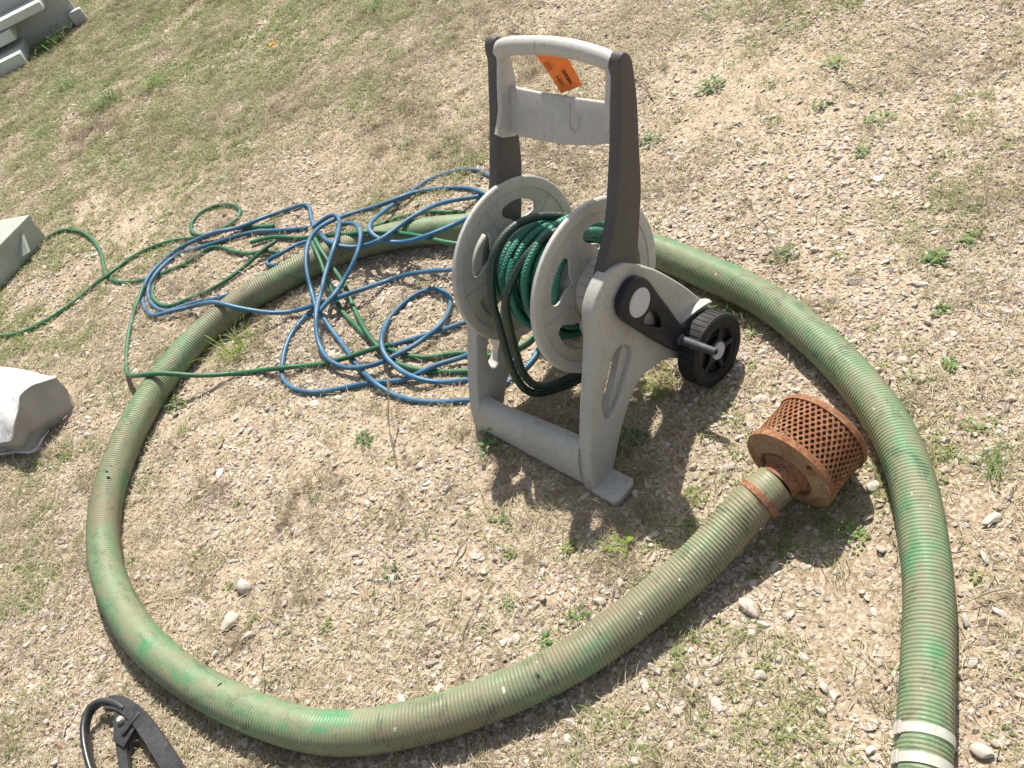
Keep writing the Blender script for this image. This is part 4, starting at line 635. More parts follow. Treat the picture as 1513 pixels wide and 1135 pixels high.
def stone_mesh(name, seed, sub=2):
    r = np.random.default_rng(seed)
    bm = bmesh.new()
    bmesh.ops.create_icosphere(bm, subdivisions=sub, radius=0.5)
    planes = [(Vector(r.normal(size=3)).normalized(), r.uniform(0.27, 0.42)) for _ in range(9)]
    for v in bm.verts:
        p = v.co.copy()
        for nrm, dd in planes:
            t = p.dot(nrm) - dd
            if t > 0: p -= nrm * t * 0.92
        v.co = p
    sx, sy, sz = r.uniform(0.95, 1.3), r.uniform(0.75, 1.0), r.uniform(0.55, 0.8)
    for v in bm.verts: v.co = (v.co.x * sx * 1.15, v.co.y * sy * 1.15, v.co.z * sz * 1.15)
    return bm_mesh(name, bm, True, 32)

def strand(bm, p, d, L, w, curl, lift, seg=3, side=None):
    """one thin curved blade with real width; returns nothing"""
    d = d.normalized()
    sd = side or Vector((-d.y, d.x, 0)).normalized()
    prev = None
    dirn = Vector((d.x, d.y, lift)).normalized()
    for i in range(seg + 1):
        t = i / seg
        ww = w * (1 - 0.75 * t * t) * 0.5
        a, b = bm.verts.new(p - sd * ww), bm.verts.new(p + sd * ww)
        if prev: bm.faces.new((prev[0], prev[1], b, a))
        prev = (a, b)
        p = p + dirn * (L / seg)
        dirn = (dirn + sd * curl + Vector((0, 0, -0.9 * lift / seg - 0.02))).normalized()

def straw_clump(name, seed, n=13):
    r = random.Random(seed)
    bm = bmesh.new()
    for i in range(n):
        a = r.uniform(0, 2 * math.pi)
        p = Vector((r.gauss(0, 0.016), r.gauss(0, 0.016), r.uniform(0.0005, 0.005)))
        strand(bm, p, Vector((math.cos(a), math.sin(a), 0)), r.uniform(0.008, 0.032), r.uniform(0.0007, 0.0016), r.uniform(-0.2, 0.2), r.choice((0.02, 0.1, 0.3, 0.6)))
    return bm_mesh(name, bm, True, 60)

def grass_clump(name, seed, n=14, h=0.03, spread=0.014, w=0.0018):
    r = random.Random(seed)
    bm = bmesh.new()
    for i in range(n):
        a = r.uniform(0, 2 * math.pi)
        p = Vector((r.gauss(0, spread), r.gauss(0, spread), 0))
        strand(bm, p, Vector((math.cos(a), math.sin(a), 0)), h * r.uniform(0.5, 1.2), w * r.uniform(0.7, 1.3), r.uniform(-0.15, 0.15), r.uniform(0.5, 2.2))
    return bm_mesh(name, bm, True, 60)

def leaf(bm, base, d, L, w, droop=0.3, up=0.4):
    d = d.normalized()
    sd = Vector((-d.y, d.x, 0)).normalized()
    rows = []
    dirn = (d + Vector((0, 0, up))).normalized()
    p = base.copy()
    for t, ww in ((0, 0.12), (0.3, 0.85), (0.6, 1.0), (0.85, 0.6), (1.0, 0.06)):
        rows.append((bm.verts.new(p - sd * w * ww * 0.5 + Vector((0, 0, w * 0.10 * ww))), bm.verts.new(p), bm.verts.new(p + sd * w * ww * 0.5 + Vector((0, 0, w * 0.10 * ww)))))
        p = p + dirn * L * 0.26
        dirn = (dirn + Vector((0, 0, -droop))).normalized()
    for a, b in zip(rows, rows[1:]):
        bm.faces.new((a[0], a[1], b[1], b[0])); bm.faces.new((a[1], a[2], b[2], b[1]))

def rosette(name, seed, n=9, L=0.022, w=0.010, h=0.018, sp=0.0):
    r = random.Random(seed)
    bm = bmesh.new()
    for i in range(n):
        a = i * 2.4 + r.uniform(-0.4, 0.4)
        q = (i + 1) / n
        ca_, cr_ = r.uniform(0, 6.28), sp * math.sqrt(r.random())
        base = Vector((math.cos(a) * 0.006 * r.random() + cr_ * math.cos(ca_), math.sin(a) * 0.006 * r.random() + cr_ * math.sin(ca_), h * q * r.uniform(0.3, 1.0)))
        leaf(bm, base + Vector((math.cos(a), math.sin(a), 0)) * L * 0.4 * r.random(), Vector((math.cos(a), math.sin(a), 0)), L * r.uniform(0.7, 1.2), w * r.uniform(0.7, 1.2), r.uniform(0.15, 0.45), r.uniform(0.1, 0.8))
    return bm_mesh(name, bm, True, 60)

# gravel
stones = [proto(stone_mesh('gravel_stone', s, 2)) for s in range(8)]
x, y = sample(400000, 1.12)
near = np.clip((3.6 - np.hypot(x, y)) / 1.6, 0, 1)
g = fbm(x, y, 2.2, 4)
w = np.clip(0.30 + 1.5 * (g - 0.38), 0.08, 1.0) * (0.42 + 0.58 * near) * (1 - 0.75 * sand_w(x, y))
x, y = thin(x, y, w)
n = len(x)
size = np.exp(rng.normal(math.log(0.0053), 0.48, n)) * (1 + 0.12 * np.clip(np.hypot(x, y) - 2, 0, 4))
size = np.minimum(size, 0.021)
rot = np.stack([rng.normal(0, 0.35, n), rng.normal(0, 0.35, n), rng.uniform(0, 6.283, n)], 1)
scl = size[:, None] * np.stack([rng.uniform(0.85, 1.3, n), rng.uniform(0.8, 1.15, n), rng.uniform(0.5, 0.9, n)], 1)
points_obj('gravel', x, y, ground_z(x, y) + size * 0.12, rot, scl, rng.integers(0, 8, n), stones, M_gravel, 'pale crushed limestone gravel strewn over the sandy ground')
print('gravel', n)

# dry straw litter, thinner where the garden hoses lie on top of it
HOSE_XY = np.array([p[:2] for c_, q in STRANDS.values() for p in q[::2]])
straws = [proto(straw_clump('straw_clump', s)) for s in range(8)]
x, y = sample(52000, 1.12)
g = fbm(x + 31, y + 7, 2.6, 4)
hd = np.min(np.hypot(x[:, None] - HOSE_XY[None, :, 0], y[:, None] - HOSE_XY[None, :, 1]), axis=1)
w = np.clip(0.22 + 1.6 * (g - 0.44), 0.08, 0.75) * (1 - 0.9 * sand_w(x, y)) * np.clip((hd - 0.012) / 0.03, 0.12, 1)
x, y = thin(x, y, w)
n = len(x)
s = rng.uniform(0.7, 1.3, n) * (1 + 0.06 * np.clip(np.hypot(x, y) - 2, 0, 5))
rot = np.stack([rng.normal(0, 0.08, n), rng.normal(0, 0.08, n), rng.uniform(0, 6.283, n)], 1)
points_obj('dry_grass', x, y, ground_z(x, y) + 0.002, rot, np.stack([s, s, s], 1), rng.integers(0, 8, n), straws, M_straw, 'dead straw coloured grass litter lying on the gravel')
print('straw', n)

# short living grass, thick towards the upper left, thin elsewhere
tufts = [proto(grass_clump('grass_clump', 40 + s)) for s in range(5)] + [proto(rosette('seedling_leaves', 80 + s, 7, 0.011, 0.006, 0.01)) for s in range(3)]
x, y = sample(60000, 1.12)
g = fbm(x + 60, y + 21, 1.9, 4)
g2 = fbm(x + 5, y + 90, 7.0, 3)
lush = np.clip((y - 3.0 + 0.7 * (-0.2 - x)) / 1.9, 0, 1)
right = np.clip((x - 0.45) / 0.6, 0, 1) * 0.35
w = np.clip((g - 0.50 + 0.62 * lush + 0.08 * right + 0.02) * 3.2, 0, 1) * np.clip((g2 - 0.40 + 0.12 * lush) * 4, 0.0, 1) * (1 - 0.9 * sand_w(x, y)) + 0.055
x, y = thin(x, y, w * 0.85)
n = len(x)
s = rng.uniform(0.4, 1.05, n) * (1 + 0.08 * np.clip(np.hypot(x, y) - 2, 0, 6))
rot = np.stack([rng.normal(0, 0.1, n), rng.normal(0, 0.1, n), rng.uniform(0, 6.283, n)], 1)
points_obj('short_grass', x, y, ground_z(x, y), rot, np.stack([s, s, s], 1), rng.integers(0, 8, n), tufts, M_grass, 'sparse short green grass growing through the gravel')
print('grass', n)

# withered weeds: thin upright brown stems in loose clusters
def dry_weed(name, seed, n=16):
    r = random.Random(seed)
    bm = bmesh.new()
    for i in range(n):
        a = r.uniform(0, 6.28)
        p = Vector((r.gauss(0, 0.010), r.gauss(0, 0.010), 0))
        d = Vector((math.cos(a), math.sin(a), 0))
        L = r.uniform(0.012, 0.042)
        strand(bm, p, d, L, r.uniform(0.0007, 0.0013), r.uniform(-0.12, 0.12), r.uniform(0.5, 2.0))
        for q in range(2):
            b = a + r.uniform(-1.2, 1.2)
            strand(bm, p + d * L * 0.3 + Vector((0, 0, L * r.uniform(0.2, 0.55))), Vector((math.cos(b), math.sin(b), 0)), L * 0.45, 0.0008, 0.1, r.uniform(0.1, 1.2), 2)
    return bm_mesh(name, bm, True, 60)
M_dry = leafmat('withered_stem', [(0.0, (0.20, 0.15, 0.105)), (0.4, (0.31, 0.25, 0.18)), (0.7, (0.24, 0.22, 0.13)), (1.0, (0.40, 0.31, 0.20))], 0.15, 0.85)
drys = [proto(dry_weed('withered_clump', 700 + q)) for q in range(6)]
x, y = sample(16000, 1.12)
g = fbm(x + 12, y + 44, 3.4, 3)
w = np.clip((g - 0.52) * 4.0, 0.02, 0.45) * (1 - 0.9 * sand_w(x, y))
x, y = thin(x, y, w)
n = len(x)
s = rng.uniform(0.6, 1.2, n) * (1 + 0.07 * np.clip(np.hypot(x, y) - 2, 0, 5))
rot = np.stack([rng.normal(0, 0.15, n), rng.normal(0, 0.15, n), rng.uniform(0, 6.283, n)], 1)
points_obj('withered_weeds', x, y, ground_z(x, y), rot, np.stack([s, s, s], 1), rng.integers(0, 6, n), drys, M_dry, 'brown withered weed stems standing in loose patches on the gravel')
print('dry', n)

# ------------------------------------------------------------------ suction hose
P, s = resample(SUCTION, 0.035)
P = np.array([tuple(p) for p in spline([tuple(p) for p in P], 24)])
P, s = resample(P, 0.0013)
P = relax(P, 60)
HR = 0.0405
PITCH = 0.0072
def hose_r(s, th):
    ph = (s / PITCH + th / (2 * np.pi)) % 1.0
    rib = 0.5 + 0.5 * np.cos(2 * np.pi * ph)
    rib = np.clip(rib * 1.5, 0, 1) ** 0.8
    smooth_end = np.clip((s - 0.055) / 0.01, 0, 1)
    dent = 0.0010 * np.sin(s * 9.1 + 1.2 * np.sin(th)) + 0.0007 * np.sin(s * 23 + th)
    return HR - 0.0015 + 0.0015 * rib * (0.25 + 0.75 * smooth_end) + dent
# anchor: the coupling end, pointing into the strainer
A0 = Vector(P[0])
AX = Vector((0.48242104 - 0.3750865, 1.10393242 - 1.05727815, 0.002)).normalized()
hose_t = thing('suction_hose', 'thick ribbed green suction hose curving around the reel, rusty strainer on its end', 'suction hose', (A0.x, A0.y, 0))
def rel(V): return V - np.array((A0.x, A0.y, 0))
V, F, S, TH = tube(P, s, hose_r, 40)
me = pymesh('hose_body', rel(V), F)
ph = (S / PITCH + TH / (2 * np.pi)) % 1.0
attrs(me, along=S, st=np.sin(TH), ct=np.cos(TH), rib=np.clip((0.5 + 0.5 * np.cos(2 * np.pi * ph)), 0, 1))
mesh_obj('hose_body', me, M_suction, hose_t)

def band_on(sc, width, extra, name, mat, wob=0.0, buckle=None):
    m = (s > sc - width / 2) & (s < sc + width / 2)
    idx = np.where(m)[0]
    sub = P[idx[0]:idx[-1] + 1:3]
    ss = s[idx[0]:idx[-1] + 1:3]
    # closed ring with thickness: outer then inner
    def outer(q, th): return HR + extra + wob * np.sin(th * 3 + sc * 50) + 0 * q
    Vo, Fo, _, _ = tube(sub, ss, outer, 40, cap=False)
    Vi, Fi, _, _ = tube(sub, ss, lambda q, th: HR - 0.001 + 0 * q + 0 * th, 40, cap=False)
    nn = len(Vo)
    F2 = Fo + [[a + nn for a in f[::-1]] for f in Fi]
    L = len(sub)
    for k in range(40):
        k2 = (k + 1) % 40
        F2.append([k, k2, k2 + nn, k + nn])
        F2.append([(L - 1) * 40 + k2, (L - 1) * 40 + k, (L - 1) * 40 + k + nn, (L - 1) * 40 + k2 + nn])
    me = pymesh(name, rel(np.vstack([Vo, Vi])), F2, True, 40)
    return mesh_obj(name, me, mat, hose_t), P[(idx[0] + idx[-1]) // 2], P[idx[-1]] - P[idx[0]]

b, c, d = band_on(0.043, 0.015, 0.0022, 'hose_clamp', M_rust, 0.0006)
b['label'] = 'rusty clamp band near the strainer'
# two pale bands near the lower right corner, each with a buckle
dist = np.linalg.norm(P - np.array((0.3113, 0.5535, HR)), axis=1)
d0 = s[int(dist.argmin())]
BANDS = []
for off in (0.0, 0.044):
    b, c, d = band_on(d0 + off, 0.017, 0.0016, 'steel_band', M_band)
    b['label'] = 'pale flat band round the hose near the corner'
    tdir = Vector(d).normalized()
    sd = Vector((0, 0, 1)).cross(tdir).normalized()
    # buckle on the inner (left) flank
    best = None
    for sg in (1, -1):
        pos = Vector(c) + sd * sg * (HR + 0.003) * 0.80 + Vector((0, 0, (HR + 0.003) * 0.60))
        if best is None or pos.x < best[0].x: best = (pos, sg)
    pos, sg = best
    nrm = (sd * sg * 0.8 + Vector((0, 0, 0.6))).normalized()
    tn = tdir.cross(nrm)
    bm = bmesh.new()
    add_box(bm, (0, 0, 0), (0.021, 0.011, 0.004))
    add_box(bm, (0, 0.009, -0.0002), (0.019, 0.004, 0.0025))
    bevel_all(bm, 0.0006, 1)
    Mx = Matrix((tdir, tn, nrm)).transposed().to_4x4()
    bm.transform(Mx)
    bk = mesh_obj('buckle', bm_mesh('buckle', bm), M_bolt, b)
    bk.location = pos - Vector((A0.x, A0.y, 0))

# small tears and chips of pale paint on the hose wall
def fleck(name, pos, nrm, tan, w, h, mat, seed):
    r = random.Random(seed)
    nrm = Vector(nrm).normalized(); tan = Vector(tan); tan = (tan - nrm * tan.dot(nrm)).normalized(); bt = nrm.cross(tan)
    bm = bmesh.new()
    lo, hi = [], []
    for q in range(9):
        a = 2 * math.pi * q / 9
        rr = r.uniform(0.6, 1.15)
        p = tan * (math.cos(a) * w * rr) + bt * (math.sin(a) * h * rr)
        hi.append(bm.verts.new(p * 0.9 + nrm * 0.0008)); lo.append(bm.verts.new(p - nrm * 0.002))
    bm.faces.new(hi); bm.faces.new(lo[::-1])
    for q in range(9): bm.faces.new((lo[q], lo[(q + 1) % 9], hi[(q + 1) % 9], hi[q]))
    o = mesh_obj(name, bm_mesh(name, bm, False), mat, hose_t)
    o.location = Vector(pos) - Vector((A0.x, A0.y, 0))
k = NT('dark_torn_rubber', 0.9, 0.2); k.col((0.018, 0.018, 0.016)); M_tear = k.m
k = NT('pale_paint_chip', 0.7, 0.2); k.col((0.62, 0.63, 0.60)); M_chip = k.m
for q, (p, nr, tn, w_, h_, kind) in enumerate([
  ((-1.0175, 2.0405, 0.0752), (0.49, -0.106, 0.865), (0.271, 0.962, 0), 0.0035, 0.006, 0), ((-1.0274, 2.0213, 0.0777), (0.368, -0.101, 0.924), (0.238, 0.971, 0), 0.0025, 0.0055, 0), ((-1.0257, 1.9997, 0.0745), (0.52, -0.152, 0.841), (0.206, 0.979, 0), 0.004, 0.007, 0),
  ((-0.1878, 0.9241, 0.0764), (0.018, -0.416, 0.909), (-1, 0, 0), 0.0022, 0.006, 0), ((-0.7771, 1.2257, 0.0775), (0.26, 0.25, 0.933), (-0.668, 0.744, 0), 0.0025, 0.007, 0),
  ((0.0211, 0.9441, 0.0737), (0.092, -0.578, 0.811), (-0.979, -0.203, 0), 0.004, 0.0055, 1), ((0.0275, 0.9487, 0.0750), (0.058, -0.515, 0.855), (-0.979, -0.203, 0), 0.0022, 0.0035, 1), ((-0.0065, 0.9243, 0.0540), (0.187, -0.923, 0.336), (-0.981, -0.195, 0), 0.0025, 0.003, 1), ((0.1064, 0.9641, 0.0796), (0.075, -0.533, 0.843), (-0.971, -0.22, 0), 0.0035, 0.003, 1), ((0.0126, 0.9390, 0.0704), (0.174, -0.65, 0.74), (-0.979, -0.201, 0), 0.0018, 0.0025, 1)]):
    fleck('paint_chip' if kind else 'tear', p, nr, tn, w_, h_, M_chip if kind else M_tear, q)

# strainer: neck, flange plate and perforated basket along AX
BC = Vector((0.3750865, 1.05727815, 0.0905))
sx = AX
sy = Vector((0, 0, 1)).cross(sx).normalized()
sz = sx.cross(sy)
MS = Matrix(((sx.x, sy.x, sz.x, BC.x - A0.x), (sx.y, sy.y, sz.y, BC.y - A0.y), (sx.z, sy.z, sz.z, BC.z), (0, 0, 0, 1)))
BR_, BL_ = 0.089, 0.111
neck = lathe_bm([(-0.034, 0.030), (-0.034, 0.0368), (-0.03, 0.0374), (-0.012, 0.0376), (-0.008, 0.041), (-0.004, 0.0445), (0.002, 0.046), (0.004, 0.046), (0.004, 0.02), (-0.034, 0.03)], 48)
neck.transform(MS)
nk = mesh_obj('neck', bm_mesh('neck', neck), M_rust, hose_t)
st = lathe_bm([(0.000, 0.0), (0.000, 0.050), (-0.007, 0.054), (-0.009, 0.060), (-0.004, 0.066), (0.001, 0.072), (0.000, BR_ - 0.003), (0.001, BR_), (0.003, BR_ + 0.0022), (0.015, BR_ + 0.0022), (0.016, BR_ - 0.001), (0.008, BR_ - 0.004), (0.008, 0.0)], 72)
st.transform(MS)
strainer = mesh_obj('strainer', bm_mesh('strainer', st), M_rust_plate, hose_t)
strainer['label'] = 'rust stained flange plate of the strainer'
# plate rim and far end in rust
rim = lathe_bm([(0.0005, BR_ - 0.004), (0.0022, BR_ + 0.0026), (0.0155, BR_ + 0.0028), (0.0155, BR_ + 0.0005), (0.004, BR_ - 0.002), (0.0005, BR_ - 0.004)], 72)
rim.transform(MS)
mesh_obj('rim', bm_mesh('rim', rim), M_rust, strainer)
cap = lathe_bm([(BL_ - 0.012, BR_ + 0.0004), (BL_ - 0.012, BR_ + 0.0024), (BL_ - 0.001, BR_ + 0.0024), (BL_ + 0.002, BR_ - 0.001), (BL_ + 0.003, 0.070), (BL_ - 0.001, 0.066), (BL_ - 0.001, 0.0), (BL_ - 0.006, 0.0), (BL_ - 0.006, BR_ - 0.003), (BL_ - 0.012, BR_ + 0.0004)], 72)
cap.transform(MS)
mesh_obj('end_cap', bm_mesh('end_cap', cap), M_rust, strainer)
bt = lathe_bm([(-0.004, 0.0), (-0.004, 0.004), (0.002, 0.0045), (0.002, 0.0)], 8)
bt.transform(MS @ Matrix.Translation((0.0, -0.055, 0.052)))
mesh_obj('bolt_head', bm_mesh('bolt_head', bt), M_rust_in, strainer)
# perforated sheet: staggered hexagonal cells, each with a round hole
bm = bmesh.new()
NC, NR = 46, 10
cellw = 2 * math.pi / NC
x0, x1 = 0.013, BL_ - 0.010
rowh = (x1 - x0) / NR
def wrap(a, xx, rr): return (xx, rr * math.cos(a), rr * math.sin(a))
for row in range(NR):
    for cidx in range(NC):
        ac = (cidx + (0.5 if row % 2 else 0)) * cellw
        xc = x0 + (row + 0.5) * rowh
        hole, edge = [], []
        arc = cellw * BR_
        for q in range(12):
            t = 2 * math.pi * q / 12
            hole.append(bm.verts.new(wrap(ac + 0.0038 * math.cos(t) / BR_, xc + 0.0038 * math.sin(t), BR_)))
            cx_, sy_ = math.cos(t), math.sin(t)
            mlen = max(abs(cx_) / (arc / 2), abs(sy_) / (rowh / 2))
            edge.append(bm.verts.new(wrap(ac + cx_ / mlen / BR_, xc + sy_ / mlen, BR_)))
        for q in range(12):
            q2 = (q + 1) % 12
            bm.faces.new((edge[q], edge[q2], hole[q2], hole[q]))
bmesh.ops.remove_doubles(bm, verts=bm.verts[:], dist=2e-5)
bmesh.ops.recalc_face_normals(bm, faces=bm.faces[:])
bmesh.ops.solidify(bm, geom=bm.faces[:], thickness=0.0016)
bm.transform(MS)
mesh_obj('perforated_basket', bm_mesh('perforated_basket', bm), M_rust, strainer)

# ------------------------------------------------------------------ garden hoses on the ground
GR = 0.0069
def hose_geo(path, r, step=0.006, seg=12):
    Pp, ss = resample(path, 0.016)
    Pp = np.array([tuple(p) for p in spline([tuple(p) for p in Pp], 3)])
    Pp, ss = resample(Pp, step)
    Pp = relax(Pp, 8)
    return tube(Pp, ss, lambda q, th: r + 0 * q + 0 * th, seg)
for colr, nm, mt, lb in (('b', 'garden_hose', M_blue, 'long blue garden hose lying in a tangled heap over the thick hose'), ('g', 'garden_hose', M_green, 'green garden hose trailing left from the blue tangle past the steel box')):
    geo = []
    off = 0.0
    for key, (cc, path) in STRANDS.items():
        if cc != colr: continue
        V, F, S, TH = hose_geo(path, GR)
        geo.append((V, F, S + off, TH)); off += 3.0
    V, F, S, TH = join_geo(geo)
    me = pymesh(nm, V, F, True, 50)
    attrs(me, along=S, st=np.sin(TH), ct=np.cos(TH))
    o = mesh_obj(nm, me, mt)
    tag(o, lb, 'hose')

# ------------------------------------------------------------------ hose reel cart (local axes: x = axle, y = foot to wheels, z up)
CX, CY = 0.20089, 1.58154
cart = thing('hose_reel_cart', 'grey plastic hose reel cart with dark brown posts, carrying handle and black wheels', 'hose reel', (CX, CY, 0), YAW)
HZ = 0.312
def arc(c, r, a0, a1, n=10):
    return [(c[0] + r * math.cos(R(a0 + (a1 - a0) * i / n)), c[1] + r * math.sin(R(a0 + (a1 - a0) * i / n))) for i in range(n + 1)]
FR = [(-0.268, 0.0), (-0.262, 0.035), (-0.248, 0.078), (-0.224, 0.134), (-0.198, 0.184), (-0.172, 0.232), (-0.145, 0.282), (-0.126, 0.320), (-0.116, 0.350), (-0.100, 0.380), (-0.072, 0.403), (-0.036, 0.414),
      (0.0, 0.404), (0.031, 0.377), (0.071, 0.330), (0.106, 0.276), (0.139, 0.219), (0.168, 0.160), (0.190, 0.118), (0.188, 0.085), (0.165, 0.055), (0.13, 0.042), (0.098, 0.050),
      (0.066, 0.078), (0.036, 0.106), (0.008, 0.124), (-0.022, 0.132), (-0.050, 0.138), (-0.074, 0.129), (-0.110, 0.107), (-0.146, 0.074), (-0.178, 0.036), (-0.206, 0.0)]
frame_loop = [(p.x, p.y) for p in spline([(a, b, 0) for a, b in FR], 4)]
SLOT = [(-0.088, 0.252), (-0.066, 0.248), (-0.052, 0.228), (-0.058, 0.204), (-0.094, 0.172), (-0.134, 0.140), (-0.162, 0.128), (-0.172, 0.144), (-0.162, 0.178), (-0.132, 0.214), (-0.106, 0.240)]
slot_loop = [(p.x, p.y) for p in spline([(a, b, 0) for a, b in SLOT], 4, True)]
for sg in (1, -1):
    fr = mesh_obj('side_frame', plate_mesh('side_frame', [frame_loop, slot_loop], 0.034, 0.006, VZ(sg * 0.170), 3), M_grey, cart)
    # slanting back wall of the slot, so that only its front edge is open
    bm = bmesh.new()
    pr = [(-0.046, 0.250), (-0.046, 0.204), (-0.130, 0.130), (-0.158, 0.116), (-0.140, 0.150), (-0.106, 0.186), (-0.066, 0.232)]
    lo = [bm.verts.new((sg * 0.158, a, b)) for a, b in pr]
    hi = [bm.verts.new((sg * 0.1745, a, b)) for a, b in pr]
    bm.faces.new(lo); bm.faces.new(hi[::-1])
    for q in range(len(pr)): bm.faces.new((lo[q], lo[(q + 1) % len(pr)], hi[(q + 1) % len(pr)], hi[q]))
    mesh_obj('slot_wall', bm_mesh('slot_wall', bm), M_grey, fr)
    # flared fender lip over the wheel
    wc = (0.115, 0.081)
    bm = bmesh.new()
    rings = []
    for i in range(15):
        a = R(112 - i * 5.4)
        wdt = 0.020 * math.sin(math.pi * (i + 0.5) / 15.5) ** 0.8
        r0, r1 = 0.089, 0.0935
        ca, sa = math.cos(a), math.sin(a)
        ua, ub = sg * 0.184, sg * (0.186 + wdt)
        rings.append([bm.verts.new((ua, wc[0] + r0 * ca, wc[1] + r0 * sa)), bm.verts.new((ub, wc[0] + r0 * ca, wc[1] + r0 * sa)), bm.verts.new((ub, wc[0] + (r1 - 0.001) * ca, wc[1] + (r1 - 0.001) * sa)), bm.verts.new((ua, wc[0] + (r1 + 0.003) * ca, wc[1] + (r1 + 0.003) * sa))])
    for a_, b_ in zip(rings, rings[1:]):
        for q in range(4): bm.faces.new((a_[q], a_[(q + 1) % 4], b_[(q + 1) % 4], b_[q]))
    bm.faces.new(rings[0]); bm.faces.new(rings[-1][::-1])
    mesh_obj('fender', bm_mesh('fender', bm), M_grey, fr)
# near foot plate
bm = bmesh.new()
pts = [(0.183, -0.272), (0.246, -0.274), (0.252, -0.262), (0.251, -0.216), (0.242, -0.206), (0.183, -0.206)]
lo = [bm.verts.new((a, b, 0.0)) for a, b in pts]
hi = [bm.verts.new((a, b, 0.013)) for a, b in pts]
bm.faces.new(lo[::-1]); bm.faces.new(hi)
for q in range(len(pts)): bm.faces.new((lo[q], lo[(q + 1) % 6], hi[(q + 1) % 6], hi[q]))
bevel_all(bm, 0.002, 2)
mesh_obj('foot_plate', bm_mesh('foot_plate', bm), M_grey, cart)
# crossbar between the feet: hollow half-round section
prof = [(-0.266, 0.012), (-0.264, 0.040), (-0.256, 0.068), (-0.243, 0.088), (-0.228, 0.096), (-0.212, 0.092), (-0.208, 0.080), (-0.222, 0.060), (-0.232, 0.036), (-0.236, 0.012)]
bm = bmesh.new()
rows = []
for uu, gp in ((-0.156, 0.92), (-0.13, 0.86), (-0.06, 0.90), (0.05, 1.0), (0.13, 1.08), (0.156, 1.12)):
    rows.append([bm.verts.new((uu, -0.236 + (a + 0.236) * (0.9 if uu < 0 else 1), b * gp)) for a, b in prof])
for a_, b_ in zip(rows, rows[1:]):
    for q in range(len(prof)): bm.faces.new((a_[q], a_[(q + 1) % len(prof)], b_[(q + 1) % len(prof)], b_[q]))
bm.faces.new(rows[0]); bm.faces.new(rows[-1][::-1])
bmesh.ops.subdivide_edges(bm, edges=bm.edges[:], cuts=1, use_grid_fill=True, smooth=0.6)
mesh_obj('crossbar', bm_mesh('crossbar', bm, True, 50), M_grey, cart)
# posts
PO = [(0.1415, 0.722), (0.139, 0.706), (0.118, 0.662), (0.096, 0.616), (0.055, 0.539), (0.027, 0.490), (-0.001, 0.454), (-0.040, 0.414), (-0.076, 0.374), (-0.090, 0.344), (-0.080, 0.322), (-0.05, 0.312),
      (0.0, 0.318), (0.03, 0.345), (0.055, 0.388), (0.093, 0.460), (0.112, 0.500), (0.140, 0.584), (0.163, 0.653), (0.175, 0.708), (0.177, 0.728), (0.171, 0.742), (0.160, 0.747), (0.149, 0.740)]
post_loop = [(p.x, p.y) for p in spline([(a, b, 0) for a, b in PO], 4, True)]
for sg in (1, -1):
    mesh_obj('post', plate_mesh('post', [post_loop], 0.027, 0.004, VZ(sg * 0.1605), 3), M_post, cart)

# handle: drawn in the slanted plane of the posts; a = along axle, b = distance up the posts
PD = Vector((0, 0.465, 0.885)).normalized()       # up along the posts near the top
PN = Vector((1, 0, 0)).cross(PD)                  # towards the foot side
HO = Vector((0, 0.104, 0.571))
def HM(n): 
    o = HO + PN * n
    return Matrix(((1, PD.x, PN.x, o.x), (0, PD.y, PN.y, o.y), (0, PD.z, PN.z, o.z), (0, 0, 0, 1)))
out = [(-0.142, 0.004), (-0.12, -0.001), (-0.06, -0.004), (0.0, -0.002), (0.05, 0.002), (0.10, 0.012), (0.142, 0.022), (0.142, 0.098), (0.122, 0.091), (0.05, 0.089), (-0.05, 0.088), (-0.122, 0.089), (-0.142, 0.096)]
handle = mesh_obj('handle', plate_mesh('handle', [out], 0.011, 0.0035, HM(0.0), 2), M_grey2, cart)
LN = [(0.0985, 0.622), (0.1195, 0.668), (0.1405, 0.708), (0.1445, 0.726), (0.154, 0.739), (0.166, 0.740), (0.172, 0.727), (0.171, 0.705), (0.160, 0.655), (0.139, 0.588)]
for sg, low in ((-1, [(0.124, 0.556), (0.110, 0.557), (0.080, 0.574), (0.070, 0.588), (0.082, 0.602)]), (1, [(0.132, 0.590), (0.122, 0.600), (0.112, 0.612)])):
    mesh_obj('upright', plate_mesh('upright', [LN + low], 0.013, 0.003, VZ(sg * 0.1412), 2), M_grey2, handle)
gp = [(-0.1455, 0.157, 0.718), (-0.134, 0.158, 0.727), (-0.110, 0.159, 0.733), (-0.07, 0.160, 0.738), (0.0, 0.161, 0.743), (0.06, 0.160, 0.742), (0.11, 0.159, 0.736), (0.147, 0.158, 0.727)]
gq, gs = resample(spline(gp, 8), 0.006)
V, F, S, TH = tube(gq, gs, lambda q, th: 0.0172 + 0 * q + 0.0012 * np.cos(2 * th), 20)
mesh_obj('grip', pymesh('grip', V, F, True, 60), M_grey2, handle)
# raised U mark on the panel
bm = bmesh.new()
up = [(0.028, 0.076), (0.028, 0.040), (0.033, 0.029), (0.043, 0.025), (0.051, 0.032), (0.052, 0.060)]
for (a0, b0), (a1, b1) in zip(up, up[1:]):
    L = math.hypot(a1 - a0, b1 - b0)
    add_box(bm, ((a0 + a1) / 2, (b0 + b1) / 2, 0.0062), (L + 0.001, 0.0028, 0.0016), Matrix.Rotation(math.atan2(b1 - b0, a1 - a0), 4, 'Z'))
bm.transform(HM(0.0))
mesh_obj('raised_mark', bm_mesh('raised_mark', bm), M_grey2, handle)

